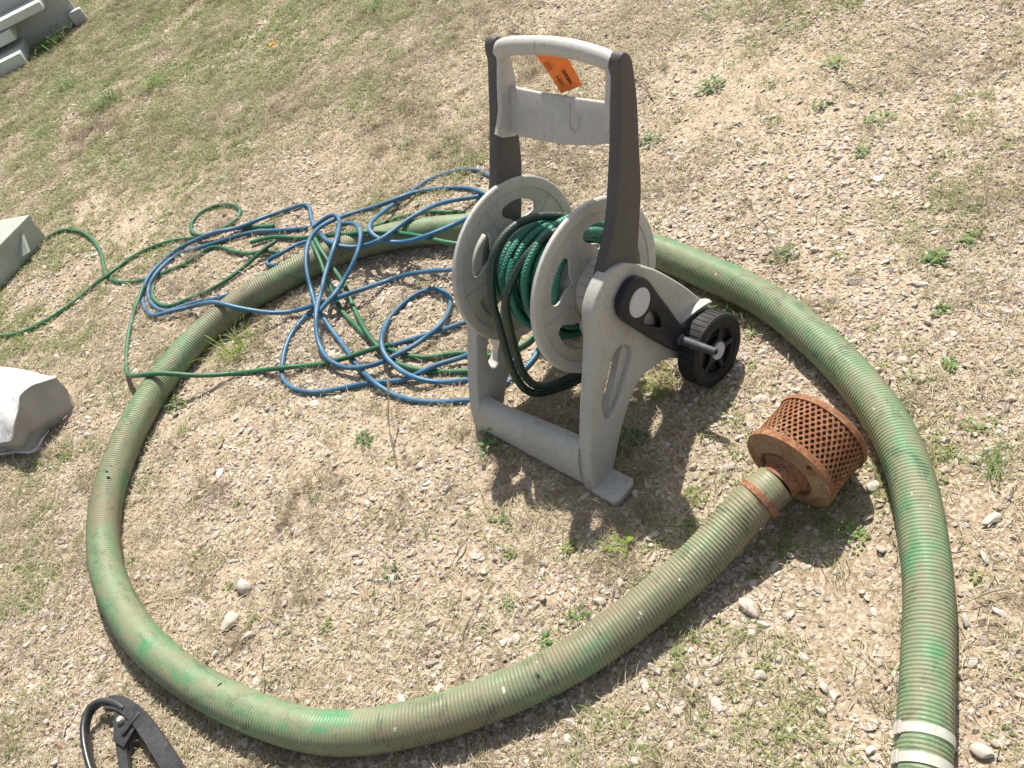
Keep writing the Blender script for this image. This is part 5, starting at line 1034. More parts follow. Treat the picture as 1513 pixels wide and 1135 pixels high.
# reel: drum, two flanged discs with five openings each
def opening(a_mid, half=23, r0=0.080, r1=0.134):
    pts = []
    for t in np.linspace(-1, 1, 9): pts.append((r1 - 0.006 * t * t, a_mid + half * t * 0.92))
    pts.append((r1 - 0.022, a_mid + half * 1.0))
    pts.append((r0 + 0.012, a_mid + half * 0.42))
    pts.append((r0, a_mid + half * 0.12)); pts.append((r0, a_mid - half * 0.12))
    pts.append((r0 + 0.012, a_mid - half * 0.42))
    pts.append((r1 - 0.022, a_mid - half * 1.0))
    P2 = [(r * math.cos(R(a)), HZ + r * math.sin(R(a)), 0) for r, a in pts]
    return [(p.x, p.y) for p in spline(P2, 3, True)]
RD = 0.182
for u0, sg in ((-0.147, -1), (0.083, 1)):
    loops = [arc((0, HZ), RD - 0.004, 0, 360 - 4, 89)] + [opening(a) for a in (62, 134, 206, 278, 350)]
    disc = mesh_obj('reel_disc', plate_mesh('reel_disc', loops, 0.006, 0.0016, VZ(u0), 2), M_grey, cart)
    bm = lathe_bm([(u0 - 0.005, RD - 0.024), (u0 - 0.0062, RD - 0.021), (u0 - 0.0062, RD - 0.003), (u0 - 0.004, RD), (u0 + 0.004, RD), (u0 + 0.0062, RD - 0.003), (u0 + 0.0062, RD - 0.021), (u0 + 0.005, RD - 0.024), (u0 - 0.005, RD - 0.024)], 96)
    bm.transform(Matrix.Translation((0, 0, HZ)))
    mesh_obj('rim', bm_mesh('rim', bm), M_grey2, disc)
    bm = bmesh.new()
    for q in range(0, 10, 2):
        a = R(26 + q * 36)
        add_box(bm, (u0, 0.118 * math.cos(a), HZ + 0.118 * math.sin(a)), (0.0085, 0.078 if q % 2 == 0 else 0.022, 0.0028), Matrix.Rotation(a, 4, 'X'))
    ring = lathe_bm([(u0 - 0.0045, 0.070), (u0 - 0.0045, 0.073), (u0 + 0.0045, 0.073), (u0 + 0.0045, 0.070), (u0 - 0.0045, 0.070)], 64)
    ring.transform(Matrix.Translation((0, 0, HZ)))
    tmp = bpy.data.meshes.new('t'); ring.to_mesh(tmp); ring.free(); bm.from_mesh(tmp); bpy.data.meshes.remove(tmp)
    mesh_obj('rib', bm_mesh('rib', bm), M_grey, disc)
bm = lathe_bm([(-0.145, 0.0), (-0.145, 0.082), (0.081, 0.082), (0.081, 0.0)], 48)
bm.transform(Matrix.Translation((0, 0, HZ)))
mesh_obj('drum', bm_mesh('drum', bm), M_grey, cart)
for sg in (1, -1):
    # ribbed hub cone between disc and side frame
    a0, a1 = (0.086, 0.150) if sg > 0 else (-0.151, -0.150)
    if sg > 0:
        bm = lathe_bm([(a0, 0.064), (a0 + 0.03, 0.058), (a1 - 0.001, 0.050), (a1, 0.0), (a0, 0.0), (a0, 0.064)], 48)
        for q in range(16):
            a = R(q * 22.5)
            add_box(bm, ((a0 + a1) / 2, 0.058 * math.cos(a), 0.058 * math.sin(a)), (a1 - a0 - 0.004, 0.012, 0.004), Matrix.Rotation(a, 4, 'X'))
        bm.transform(Matrix.Translation((0, 0, HZ)))
        mesh_obj('hub', bm_mesh('hub', bm), M_grey2, cart)

# crank on the near side
cr0 = Vector((-0.013, 0.325)); cr1 = Vector((0.056, 0.152))
cd = (cr1 - cr0).normalized(); cn = Vector((-cd.y, cd.x))
def CRK(a, b): p = cr0 + cd * a + cn * b; return (p.x, p.y)
L = (cr1 - cr0).length
ol = [(-0.052, 0.0), (-0.047, 0.026), (-0.028, 0.042), (0.0, 0.046), (0.04, 0.041), (0.09, 0.036), (0.14, 0.030), (L + 0.004, 0.023), (L + 0.018, 0.010), (L + 0.018, -0.012), (L + 0.004, -0.024), (0.14, -0.031), (0.09, -0.037), (0.04, -0.042), (0.0, -0.046), (-0.028, -0.042), (-0.047, -0.026)]
ol = [(p.x, p.y) for p in spline([(*CRK(a, b), 0) for a, b in ol], 4, True)]
hl = [(0.042, -0.012), (0.050, 0.006), (0.075, 0.008), (0.100, 0.000), (0.104, -0.006), (0.090, -0.012), (0.062, -0.022), (0.048, -0.022)]
hl = [(p.x, p.y) for p in spline([(*CRK(a, b), 0) for a, b in hl], 4, True)]
hl2 = [(0.106, 0.006), (0.118, 0.008), (0.122, 0.0), (0.116, -0.008), (0.106, -0.006)]
hl2 = [CRK(a, b) for a, b in hl2]
crank = mesh_obj('crank', plate_mesh('crank', [ol, hl], 0.020, 0.005, VZ(0.200), 3), M_black, cart)
bm = lathe_bm([(0.205, 0.0), (0.205, 0.030), (0.2105, 0.030), (0.2125, 0.028), (0.2128, 0.0)], 40)
bm.transform(Matrix.Translation((0, cr0.x, cr0.y)))
mesh_obj('hub_cap', bm_mesh('hub_cap', bm), M_cap, crank)
bm = lathe_bm([(0.189, 0.0), (0.189, 0.0125), (0.214, 0.012), (0.216, 0.0092), (0.296, 0.0082), (0.299, 0.0065), (0.299, 0.0045), (0.296, 0.0045), (0.296, 0.0)], 28)
bm.transform(Matrix.Translation((0, cr1.x + 0.001, cr1.y + 0.004)))
mesh_obj('crank_handle', bm_mesh('crank_handle', bm), M_rod, crank)

# wheels
WR = 0.081
for sg in (1, -1):
    u0, u1 = 0.199, 0.249
    prof = [(u0, WR - 0.026), (u0, WR - 0.005), (u0 + 0.004, WR), (u1 - 0.004, WR), (u1, WR - 0.005), (u1 + 0.001, WR - 0.014), (u1 - 0.001, WR - 0.020), (u1 - 0.006, WR - 0.024), (u1 - 0.006, WR - 0.030), (u0, WR - 0.030), (u0, WR - 0.026)]
    bm = lathe_bm([(sg * a, b) for a, b in prof], 80)
    for q in range(40):
        a = R(q * 9)
        add_box(bm, (sg * (u0 + u1) / 2, WR * math.cos(a), WR * math.sin(a)), (0.034, 0.0024, 0.0009), Matrix.Rotation(a, 4, 'X') @ Matrix.Rotation(0.22 * (1 if q % 2 else -1), 4, 'X'))
    bm.transform(Matrix.Translation((0, 0.115, WR)))
    wheel = mesh_obj('wheel', bm_mesh('wheel', bm), M_rubber, cart)
    wh = [arc((0.115, WR), WR - 0.021, 0, 355, 71)]
    for q in range(5):
        a = 72 * q + 20
        wh.append([(0.115 + r * math.cos(R(a + t)), WR + r * math.sin(R(a + t))) for r, t in ((0.028, -24), (0.051, -29), (0.053, -14), (0.0535, 0), (0.053, 14), (0.051, 29), (0.028, 24))])
    rim_o = mesh_obj('rim', plate_mesh('rim', wh, 0.006, 0.0015, VZ(sg * (u1 - 0.007)), 1), M_black, wheel)
    bm = lathe_bm([(sg * (u1 - 0.0175), 0.0), (sg * (u1 - 0.0175), WR - 0.022), (sg * (u1 - 0.0135), WR - 0.022), (sg * (u1 - 0.0135), 0.0)], 48)
    bm.transform(Matrix.Translation((0, 0.115, WR)))
    mesh_obj('web', bm_mesh('web', bm), M_black, wheel)
    bm = lathe_bm([(sg * (u1 - 0.012), 0.0), (sg * (u1 - 0.012), 0.0195), (sg * (u1 - 0.001), 0.0195), (sg * (u1 + 0.001), 0.018), (sg * (u1 + 0.0015), 0.0)], 36)
    bm.transform(Matrix.Translation((0, 0.115, WR)))
    mesh_obj('hub_cap', bm_mesh('hub_cap', bm), M_cap, wheel)
bm = lathe_bm([(-0.21, 0.0), (-0.21, 0.006), (0.21, 0.006), (0.21, 0.0)], 16)
bm.transform(Matrix.Translation((0, 0.115, WR)))
mesh_obj('axle', bm_mesh('axle', bm), M_bolt, cart)

# hose wound on the reel, with a loose dark outer loop that hangs in front
rh = thing('reel_hose', 'teal braided hose wound on the reel between its two discs', 'hose', (CX, CY, 0), YAW)
def coil(turns, r, u_a, u_b, th0, wob, rr):
    pts = []
    N = int(turns * 40)
    for i in range(N + 1):
        t = i / N
        a = th0 + 2 * math.pi * turns * t
        q = r + wob * math.sin(a * 1.3 + u_a * 40) + 0.004 * math.sin(3.1 * a)
        pts.append((u_a + (u_b - u_a) * t + 0.004 * math.sin(a + 1), q * math.cos(a), HZ + q * math.sin(a) - 0.004))
    P2, s2 = resample(pts, 0.006)
    return tube(P2, s2, lambda q, th: rr + 0 * q + 0 * th, 14)
geo = [coil(7, 0.092, -0.136, 0.066, 0.3, 0.002, 0.0085), coil(5.3, 0.109, -0.075, 0.068, 1.0, 0.003, 0.0088), coil(2.2, 0.124, -0.035, 0.045, 2.2, 0.004, 0.0088)]
V, F, S, TH = join_geo([(v, f, s_ + 4 * i, t) for i, (v, f, s_, t) in enumerate(geo)])
me = pymesh('coil', V, F, True, 60); attrs(me, along=S, st=np.sin(TH), ct=np.cos(TH))
mesh_obj('coil', me, M_teal, rh)
lp = [(0.055, 0.13, 0.30), (0.02, 0.105, 0.36), (-0.02, 0.085, 0.392), (-0.05, 0.050, 0.420), (-0.06, 0.010, 0.441), (-0.066, -0.03, 0.450), (-0.07, -0.068, 0.444), (-0.072, -0.100, 0.424), (-0.072, -0.126, 0.384), (-0.07, -0.147, 0.333), (-0.066, -0.160, 0.272), (-0.062, -0.174, 0.212), (-0.058, -0.181, 0.160), (-0.054, -0.176, 0.112), (-0.05, -0.154, 0.078), (-0.04, -0.116, 0.056), (-0.02, -0.078, 0.050), (0.005, -0.03, 0.055), (0.03, 0.03, 0.075), (0.04, 0.09, 0.13), (0.03, 0.12, 0.20), (0.02, 0.115, 0.28)]
lp2 = [(0.012, 0.03, 0.424), (0.004, -0.02, 0.430), (-0.008, -0.062, 0.421), (-0.02, -0.095, 0.400), (-0.03, -0.120, 0.374), (-0.038, -0.138, 0.345), (-0.044, -0.150, 0.28), (-0.046, -0.160, 0.22), (-0.048, -0.166, 0.165), (-0.044, -0.158, 0.115), (-0.036, -0.13, 0.085), (-0.02, -0.09, 0.075), (0.01, -0.03, 0.08), (0.03, 0.04, 0.11), (0.03, 0.10, 0.19)]
geo = []
for i, q in enumerate((lp, lp2)):
    P2, s2 = resample(spline(q, 8), 0.006)
    P2 = relax(P2, 6)
    v, f, s_, t = tube(P2, s2, lambda q, th: 0.0088 + 0 * q + 0 * th, 14)
    geo.append((v, f, s_ + 5 * i, t))
V, F, S, TH = join_geo(geo)
me = pymesh('loose_loop', V, F, True, 60); attrs(me, along=S, st=np.sin(TH), ct=np.cos(TH))
o = mesh_obj('loose_loop', me, M_dkgreen, rh)
o['label'] = 'dark green loose loop hanging below the coil'
bm = lathe_bm([(-0.014, 0.0), (-0.014, 0.0098), (0.014, 0.0098), (0.014, 0.0)], 18)
bm.transform(Matrix.Translation((0.045, -0.128, 0.238)) @ Matrix.Rotation(R(60), 4, 'Y') @ Matrix.Rotation(R(35), 4, 'Z'))
kr = NT('red_plastic', 0.45); kr.col((0.42, 0.03, 0.04))
mesh_obj('coupling', bm_mesh('coupling', bm), kr.m, rh)

# ------------------------------------------------------------------ orange tag tied to the grip
k = NT('orange_card', 0.6, 0.3)
v = k.tc(); n = k.noise(v, 60, 4, 0.6)
k.col(k.mix(n, (0.90, 0.20, 0.035), (0.95, 0.26, 0.055)))
M_tag = k.m
k = NT('dark_ink', 0.7, 0.2); k.col((0.10, 0.025, 0.012)); M_ink = k.m
tg = thing('price_tag', 'orange card tag with printed number tied to the carrying handle', 'tag', (CX, CY, 0), YAW)
e1 = Vector((0.917, 0, 0.398)); e2 = Vector((-0.398, 0.0, 0.917)); e3 = e1.cross(e2)
TO = Vector((0.001, 0.176, 0.644))     # middle of the lower edge
def TM(n): 
    o = TO + e3 * n
    return Matrix(((e1.x, e2.x, e3.x, o.x), (e1.y, e2.y, e3.y, o.y), (e1.z, e2.z, e3.z, o.z), (0, 0, 0, 1)))
bm = bmesh.new()
NXT, NYT = 8, 12
wd = lambda t: 0.041 if t < 0.85 else 0.041 - (t - 0.85) / 0.15 * 0.022
def tagpt(i, j, dz):
    t = j / NYT
    a = (i / NXT * 2 - 1) * wd(t)
    return (a, t * 0.110, dz + 0.004 * math.sin(a * 30) * (1 - t) + 0.010 * (t - 0.6) ** 2)
fr_ = [[bm.verts.new(tagpt(i, j, 0.0004)) for i in range(NXT + 1)] for j in range(NYT + 1)]
bk_ = [[bm.verts.new(tagpt(i, j, -0.0004)) for i in range(NXT + 1)] for j in range(NYT + 1)]
for j in range(NYT):
    for i in range(NXT):
        bm.faces.new((fr_[j][i], fr_[j][i + 1], fr_[j + 1][i + 1], fr_[j + 1][i]))
        bm.faces.new((bk_[j][i], bk_[j + 1][i], bk_[j + 1][i + 1], bk_[j][i + 1]))
bnd = [(0, i) for i in range(NXT)] + [(j, NXT) for j in range(NYT)] + [(NYT, i) for i in range(NXT, 0, -1)] + [(j, 0) for j in range(NYT, 0, -1)]
for (j, i), (j2, i2) in zip(bnd, bnd[1:] + bnd[:1]):
    bm.faces.new((fr_[j][i], bk_[j][i], bk_[j2][i2], fr_[j2][i2]))
bm.transform(TM(0))
mesh_obj('card', bm_mesh('card', bm, True, 50), M_tag, tg)
def text_mesh(txt, size):
    cu = bpy.data.curves.new('txt', 'FONT')
    cu.body = txt; cu.size = size; cu.extrude = 0.00015; cu.align_x = 'LEFT'; cu.resolution_u = 3
    ob = bpy.data.objects.new('txt', cu); COL.objects.link(ob)
    dg = bpy.context.evaluated_depsgraph_get(); dg.update()
    me = bpy.data.meshes.new_from_object(ob.evaluated_get(dg))
    bpy.data.objects.remove(ob); bpy.data.curves.remove(cu)
    me.materials.clear()
    return me
SIDE = 1.0
def ink(name, me, a, b, n=0.0042):
    # reading direction up the card
    me.transform(TM(n * SIDE) @ Matrix.Translation((a, b, 0)) @ Matrix.Rotation(R(90), 4, 'Z'))
    mesh_obj(name, me, M_ink, tg)
ink('printed_number', text_mesh('1984', 0.0125), -0.012, 0.010)
bm = bmesh.new()
xx = 0.0
rr = random.Random(3)
for q in range(9):
    wq = rr.choice((0.0012, 0.0020, 0.0028))
    add_box(bm, (xx + wq / 2, 0.0, 0), (wq, 0.0105, 0.0003))
    xx += wq + rr.choice((0.0010, 0.0016))
me = bm_mesh('barcode', bm, False)
ink('barcode', me, 0.010, 0.010)
me = text_mesh('63', 0.0105)
ink('printed_mark', me, -0.018, 0.052)
bm = bmesh.new()
for c_, s_2 in (((0.006, -0.003, 0), (0.016, 0.0011, 0.0003)), ((0.006, 0.0098, 0), (0.016, 0.0011, 0.0003)), ((-0.002, 0.0034, 0), (0.0011, 0.013, 0.0003)), ((0.014, 0.0034, 0), (0.0011, 0.013, 0.0003))):
    add_box(bm, c_, s_2)
ink('printed_box', bm_mesh('printed_box', bm, False), -0.018, 0.052)
sp_ = [(-0.030 + 0.002 * math.sin(q), 0.1605 + 0.0186 * math.cos(q), 0.7405 + 0.0186 * math.sin(q)) for q in [0.15 + 0.41 * w for w in range(16)]]
sp_ = [(a - 0.0, b, c) for a, b, c in sp_]
P2, s2 = resample(spline(sp_, 6), 0.004)
V, F, S, TH = tube(P2, s2, lambda q, th: 0.0006 + 0 * q + 0 * th, 8)
mesh_obj('string', pymesh('string', V, F), M_band, tg)

# ------------------------------------------------------------------ steel box at the left edge
bx = thing('steel_box', 'grey green steel box with a raised fin on its side, at the left edge', 'box', (-1.345, 3.657, 0))
ex = Vector((-0.665, -0.747, 0)).normalized()      # along the long side, toward the viewer's left
ey = Vector((-0.84, 0.54, 0)).normalized()         # depth
BH = 0.112
def BX(a, b, z): return ex * a + ey * b + Vector((0, 0, z))
bm = bmesh.new()
c8 = [bm.verts.new(BX(a, b, z)) for z in (0, BH) for a, b in ((0, 0), (0.75, 0), (0.75, 0.5), (0, 0.5))]
for f in ((3, 2, 1, 0), (4, 5, 6, 7), (0, 1, 5, 4), (1, 2, 6, 5), (2, 3, 7, 6), (3, 0, 4, 7)): bm.faces.new([c8[q] for q in f])
bevel_all(bm, 0.003, 2)
mesh_obj('body', bm_mesh('body', bm), M_metal_box, bx)
bm = bmesh.new()
t3 = [BX(0.055, -0.001, 0.095), BX(0.135, -0.001, 0.03), BX(0.115, -0.040, 0.035)]
t3b = [p + ex * 0.012 for p in t3]
a_ = [bm.verts.new(p) for p in t3]; b_ = [bm.verts.new(p) for p in t3b]
bm.faces.new(a_); bm.faces.new(b_[::-1])
for q in range(3): bm.faces.new((a_[q], a_[(q + 1) % 3], b_[(q + 1) % 3], b_[q]))
mesh_obj('fin', bm_mesh('fin', bm, False), M_metal_box, bx)
bm = bmesh.new()
c8 = [bm.verts.new(BX(a, b, z)) for z in (BH - 0.016, BH + 0.004) for a, b in ((-0.005, -0.005), (0.755, -0.005), (0.755, 0.505), (-0.005, 0.505))]
for f in ((3, 2, 1, 0), (4, 5, 6, 7), (0, 1, 5, 4), (1, 2, 6, 5), (2, 3, 7, 6), (3, 0, 4, 7)): bm.faces.new([c8[q] for q in f])
bevel_all(bm, 0.0025, 2)
mesh_obj('lid', bm_mesh('lid', bm), M_metal_box, bx)

# ------------------------------------------------------------------ white plastic sheet, folded, at the left edge
top = [(-1.172, 2.500, 0.112), (-1.198, 2.468, 0.138), (-1.224, 2.455, 0.150), (-1.246, 2.405, 0.166), (-1.258, 2.375, 0.150), (-1.292, 2.352, 0.122), (-1.332, 2.360, 0.080), (-1.385, 2.402, 0.062), (-1.45, 2.43, 0.052), (-1.52, 2.46, 0.045)]
bot = [(-1.198, 2.534, 0.004), (-1.193, 2.495, 0.003), (-1.214, 2.468, 0.003), (-1.246, 2.442, 0.004), (-1.268, 2.436, 0.006), (-1.300, 2.420, 0.006), (-1.331, 2.386, 0.006), (-1.39, 2.425, 0.005), (-1.45, 2.456, 0.005), (-1.52, 2.49, 0.005)]
back = [(-1.20, 2.535, 0.104), (-1.25, 2.590, 0.106), (-1.30, 2.645, 0.106), (-1.40, 2.74, 0.104), (-1.48, 2.80, 0.10), (-1.54, 2.78, 0.095), (-1.58, 2.70, 0.085), (-1.60, 2.62, 0.075), (-1.61, 2.58, 0.065), (-1.62, 2.54, 0.05)]
tp, bo, ba = spline(top, 5), spline(bot, 5), spline(back, 5)
sh = thing('plastic_sheet', 'white plastic sheet with a grey turned flap, below the steel box at the left edge', 'sheet', (-1.4, 2.5, 0))
SO = Vector((-1.4, 2.5, 0))
out_d = Vector((0.6, -0.8, 0))
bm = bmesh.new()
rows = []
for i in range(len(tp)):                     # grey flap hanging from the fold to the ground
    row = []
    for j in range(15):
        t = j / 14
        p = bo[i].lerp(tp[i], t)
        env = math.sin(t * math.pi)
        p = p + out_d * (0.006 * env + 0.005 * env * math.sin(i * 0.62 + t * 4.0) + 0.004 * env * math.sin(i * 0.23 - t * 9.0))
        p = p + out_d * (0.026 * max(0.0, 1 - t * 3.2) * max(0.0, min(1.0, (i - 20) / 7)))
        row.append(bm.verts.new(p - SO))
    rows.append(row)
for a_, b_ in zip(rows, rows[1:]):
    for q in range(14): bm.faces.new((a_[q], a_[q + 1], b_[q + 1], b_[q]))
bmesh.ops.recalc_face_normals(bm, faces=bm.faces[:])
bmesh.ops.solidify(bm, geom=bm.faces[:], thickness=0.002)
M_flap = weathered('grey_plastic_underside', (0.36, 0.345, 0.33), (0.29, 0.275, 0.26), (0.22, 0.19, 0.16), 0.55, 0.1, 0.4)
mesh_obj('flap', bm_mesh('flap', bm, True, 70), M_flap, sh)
bm = bmesh.new()
rows = []
for i in range(len(tp)):
    row = []
    for j in range(10):
        t = j / 9
        p = (tp[i] + out_d * 0.006 + Vector((0, 0, 0.003))).lerp(ba[i], t)
        p.z += 0.004 * math.sin(i * 0.33 + t * 5) * math.sin(t * math.pi)
        row.append(bm.verts.new(p - SO))
    p = ba[i].copy(); p.z = 0.0
    row.append(bm.verts.new(p + Vector((-0.01, 0.01, 0)) - SO))
    rows.append(row)
for a_, b_ in zip(rows, rows[1:]):
    for q in range(10): bm.faces.new((a_[q], a_[q + 1], b_[q + 1], b_[q]))
bmesh.ops.recalc_face_normals(bm, faces=bm.faces[:])
bmesh.ops.solidify(bm, geom=bm.faces[:], thickness=0.003)
mesh_obj('top_sheet', bm_mesh('top_sheet', bm, True, 70), M_sheet, sh)
# pale hem along the foot of the flap
hem = [bo[i] + out_d * (0.012 + 0.02 * max(0.0, min(1.0, (i - 20) / 7))) + Vector((0, 0, 0.005)) for i in range(21, len(bo))]
P2, s2 = resample([p - SO for p in hem], 0.008)
V, F, S, TH = tube(P2, s2, lambda q, th: (0.0042 + 0.0016 * np.cos(2 * th)) * np.clip(q / 0.05, 0.25, 1), 10)
mesh_obj('hem', pymesh('hem', V, F, True, 60), M_sheet, sh)

# ------------------------------------------------------------------ black bracket at the lower left corner
br = thing('metal_bracket', 'black looped metal bracket with one bolt in the lower left corner', 'bracket', (-1.03, 1.27, 0))
def BRL(p): return (p[0] + 1.03, p[1] - 1.27, p[2])
lp = [(-1.045, 1.06, 0.012), (-1.075, 1.16, 0.016), (-1.092, 1.215, 0.022), (-1.103, 1.268, 0.028), (-1.105, 1.317, 0.034), (-1.094, 1.350, 0.038), (-1.070, 1.360, 0.040), (-1.042, 1.348, 0.040), (-1.022, 1.330, 0.040), (-1.008, 1.312, 0.038)]
P2, s2 = resample(spline([BRL(p) for p in lp], 8), 0.005)
V, F, S, TH = tube(P2, s2, lambda q, th: 0.0098 + 0.0030 * np.cos(2 * th) + 0 * q, 16)
mesh_obj('loop', pymesh('loop', V, F, True, 60), M_bracket, br)
def flat_bar(pts, w, t):
    bm = bmesh.new()
    rows = []
    P3 = spline(pts, 5)
    for i, p in enumerate(P3):
        d = (P3[min(i + 1, len(P3) - 1)] - P3[max(i - 1, 0)]).normalized()
        sd = Vector((0, 0, 1)).cross(d).normalized()
        ww = w[0] + (w[1] - w[0]) * i / (len(P3) - 1)
        rows.append([bm.verts.new(p + sd * ww * a + Vector((0, 0, t * b))) for a, b in ((-0.5, 0), (0.5, 0), (0.5, -1), (-0.5, -1))])
    for a_, b_ in zip(rows, rows[1:]):
        for q in range(4): bm.faces.new((a_[q], a_[(q + 1) % 4], b_[(q + 1) % 4], b_[q]))
    bm.faces.new(rows[0]); bm.faces.new(rows[-1][::-1])
    return bm
bm = flat_bar([BRL(p) for p in [(-1.050, 1.350, 0.044), (-1.018, 1.330, 0.047), (-0.990, 1.296, 0.047), (-0.964, 1.25, 0.045), (-0.935, 1.185, 0.040), (-0.905, 1.11, 0.032), (-0.88, 1.03, 0.024)]], (0.028, 0.038), 0.014)
mesh_obj('arm', bm_mesh('arm', bm), M_bracket, br)
bm = flat_bar([BRL(p) for p in [(-1.024, 1.300, 0.042), (-1.022, 1.24, 0.036), (-1.016, 1.17, 0.030), (-1.0, 1.08, 0.022)]], (0.024, 0.016), 0.012)
mesh_obj('strut', bm_mesh('strut', bm), M_bracket, br)
bm = bmesh.new()
gpts = [(-1.034, 1.316), (-1.002, 1.308), (-0.980, 1.262), (-1.012, 1.225), (-1.034, 1.25)]
lo = [bm.verts.new((*BRL((a, b, 0))[:2], 0.030)) for a, b in gpts]; hi = [bm.verts.new((*BRL((a, b, 0))[:2], 0.0415)) for a, b in gpts]
bm.faces.new(lo[::-1]); bm.faces.new(hi)
for q in range(5): bm.faces.new((lo[q], lo[(q + 1) % 5], hi[(q + 1) % 5], hi[q]))
mesh_obj('gusset', bm_mesh('gusset', bm, False), M_bracket, br)
bm = bmesh.new()
add_box(bm, BRL((-0.992, 1.268, 0.044)), (0.050, 0.012, 0.010), Matrix.Rotation(R(38), 4, 'Z'))  # black bar standing in for a shadow band across the bracket
bevel_all(bm, 0.002, 2)
mesh_obj('shadow_bar', bm_mesh('shadow_bar', bm), M_bracket, br)
bm = bmesh.new()
r_ = bmesh.ops.create_cone(bm, cap_ends=True, segments=6, radius1=0.0085, radius2=0.0075, depth=0.012)
bmesh.ops.translate(bm, vec=BRL((-1.014, 1.286, 0.047)), verts=bm.verts[:])
bevel_all(bm, 0.001, 1)
mesh_obj('bolt', bm_mesh('bolt', bm), M_bolt, br)

# ------------------------------------------------------------------ pale boards and a grey panel in the far upper left
pal = thing('pallet', 'pale grey pallet standing on edge in the grass, upper left corner', 'pallet', (-1.25, 6.12, 0))
def rail(name, x0, x1, y0, y1, z0, z1, mat, bev=0.006):
    bm = bmesh.new()
    add_box(bm, ((x0 + x1) / 2, (y0 + y1) / 2, (z0 + z1) / 2), (abs(x1 - x0), abs(y1 - y0), abs(z1 - z0)))
    bevel_all(bm, bev, 2)
    return mesh_obj(name, bm_mesh(name, bm), mat, pal)
rail('deck', -1.0, 0.0, 0.0, 0.05, 0.0, 0.34, M_panel, 0.012)
rail('foot', -0.045, 0.035, -0.045, 0.0, 0.0, 0.085, M_panel, 0.012)
rail('rail', -0.95, -0.335, -0.27, -0.002, 0.0, 0.075, M_pallet)
rail('rail', -0.95, -0.335, -0.15, -0.002, 0.112, 0.172, M_pallet)
rail('rail', -0.95, -0.115, -0.13, -0.002, 0.178, 0.225, M_pallet)

# ------------------------------------------------------------------ single stones
SG = 'single pale stones lying on the gravel'
STN = [(-0.777, 1.432, 0.046, 0.032, 'large smooth white stone alone inside the thick hose, left side'),
       (-0.733, 1.505, 0.046, 0.030, 'flat pale cracked stone just above the large white stone'),
       (-0.745, 1.371, 0.026, 0.019, 'small pale stone just below the large white stone'),
       (0.012, 1.070, 0.020, 0.016, 'white stone beside the hose below the reel, upper of a close pair'),
       (0.016, 1.044, 0.016, 0.013, 'white stone beside the hose below the reel, lower of a close pair'),
       (-0.036, 1.055, 0.022, 0.015, 'white stone left of the close pair by the hose'),
       (-0.063, 1.028, 0.019, 0.018, 'round white stone touching the hose left of the pair'),
       (-0.456, 1.055, 0.024, 0.017, 'white stone against the inner side of the hose, bottom centre'),
       (0.193, 0.899, 0.034, 0.022, 'long tan stone on the bare ground below the strainer'),
       (0.507, 1.006, 0.024, 0.018, 'white stone beyond the far end of the strainer'),
       (0.627, 0.840, 0.033, 0.020, 'pale stone right of the hose near the right edge'),
       (0.480, 0.705, 0.018, 0.018, 'small white stone touching the right side of the hose'),
       (0.203, 0.683, 0.018, 0.015, 'grey white stone left of the pale hose bands, lowest of three'),
       (0.228, 0.713, 0.018, 0.014, 'grey white stone left of the pale hose bands, uppermost of three'),
       (0.232, 0.694, 0.016, 0.013, 'grey white stone left of the pale hose bands, right of three'),
       (0.372, 0.520, 0.026, 0.018, 'pale block of stone right of the bands in the lower right corner'),
       (0.148, 0.779, 0.021, 0.018, 'tan stone in the bare patch outside the hose, bottom right'),
       (-0.190, 0.832, 0.020, 0.016, 'white stone below the hose at the bottom edge'),
       (0.335, 1.391, 0.018, 0.015, 'small tan stone in the cart shadow by the wheel'),
       (0.001, 1.204, 0.013, 0.011, 'tiny white stone inside the cart shadow')]
for i, (a, b, w_, h_, lb) in enumerate(STN):
    o = mesh_obj('stone', stone_mesh('stone', 300 + i, 3), M_stone)
    o.location = (a, b, float(ground_z(np.array([a]), np.array([b]))[0]) + h_ * 0.28)
    o.scale = (w_, w_ * 0.8, h_ * 1.15)
    o.rotation_euler = (random.uniform(-0.2, 0.2), random.uniform(-0.2, 0.2), random.uniform(0, 6))
    tag(o, lb, 'stone', SG)

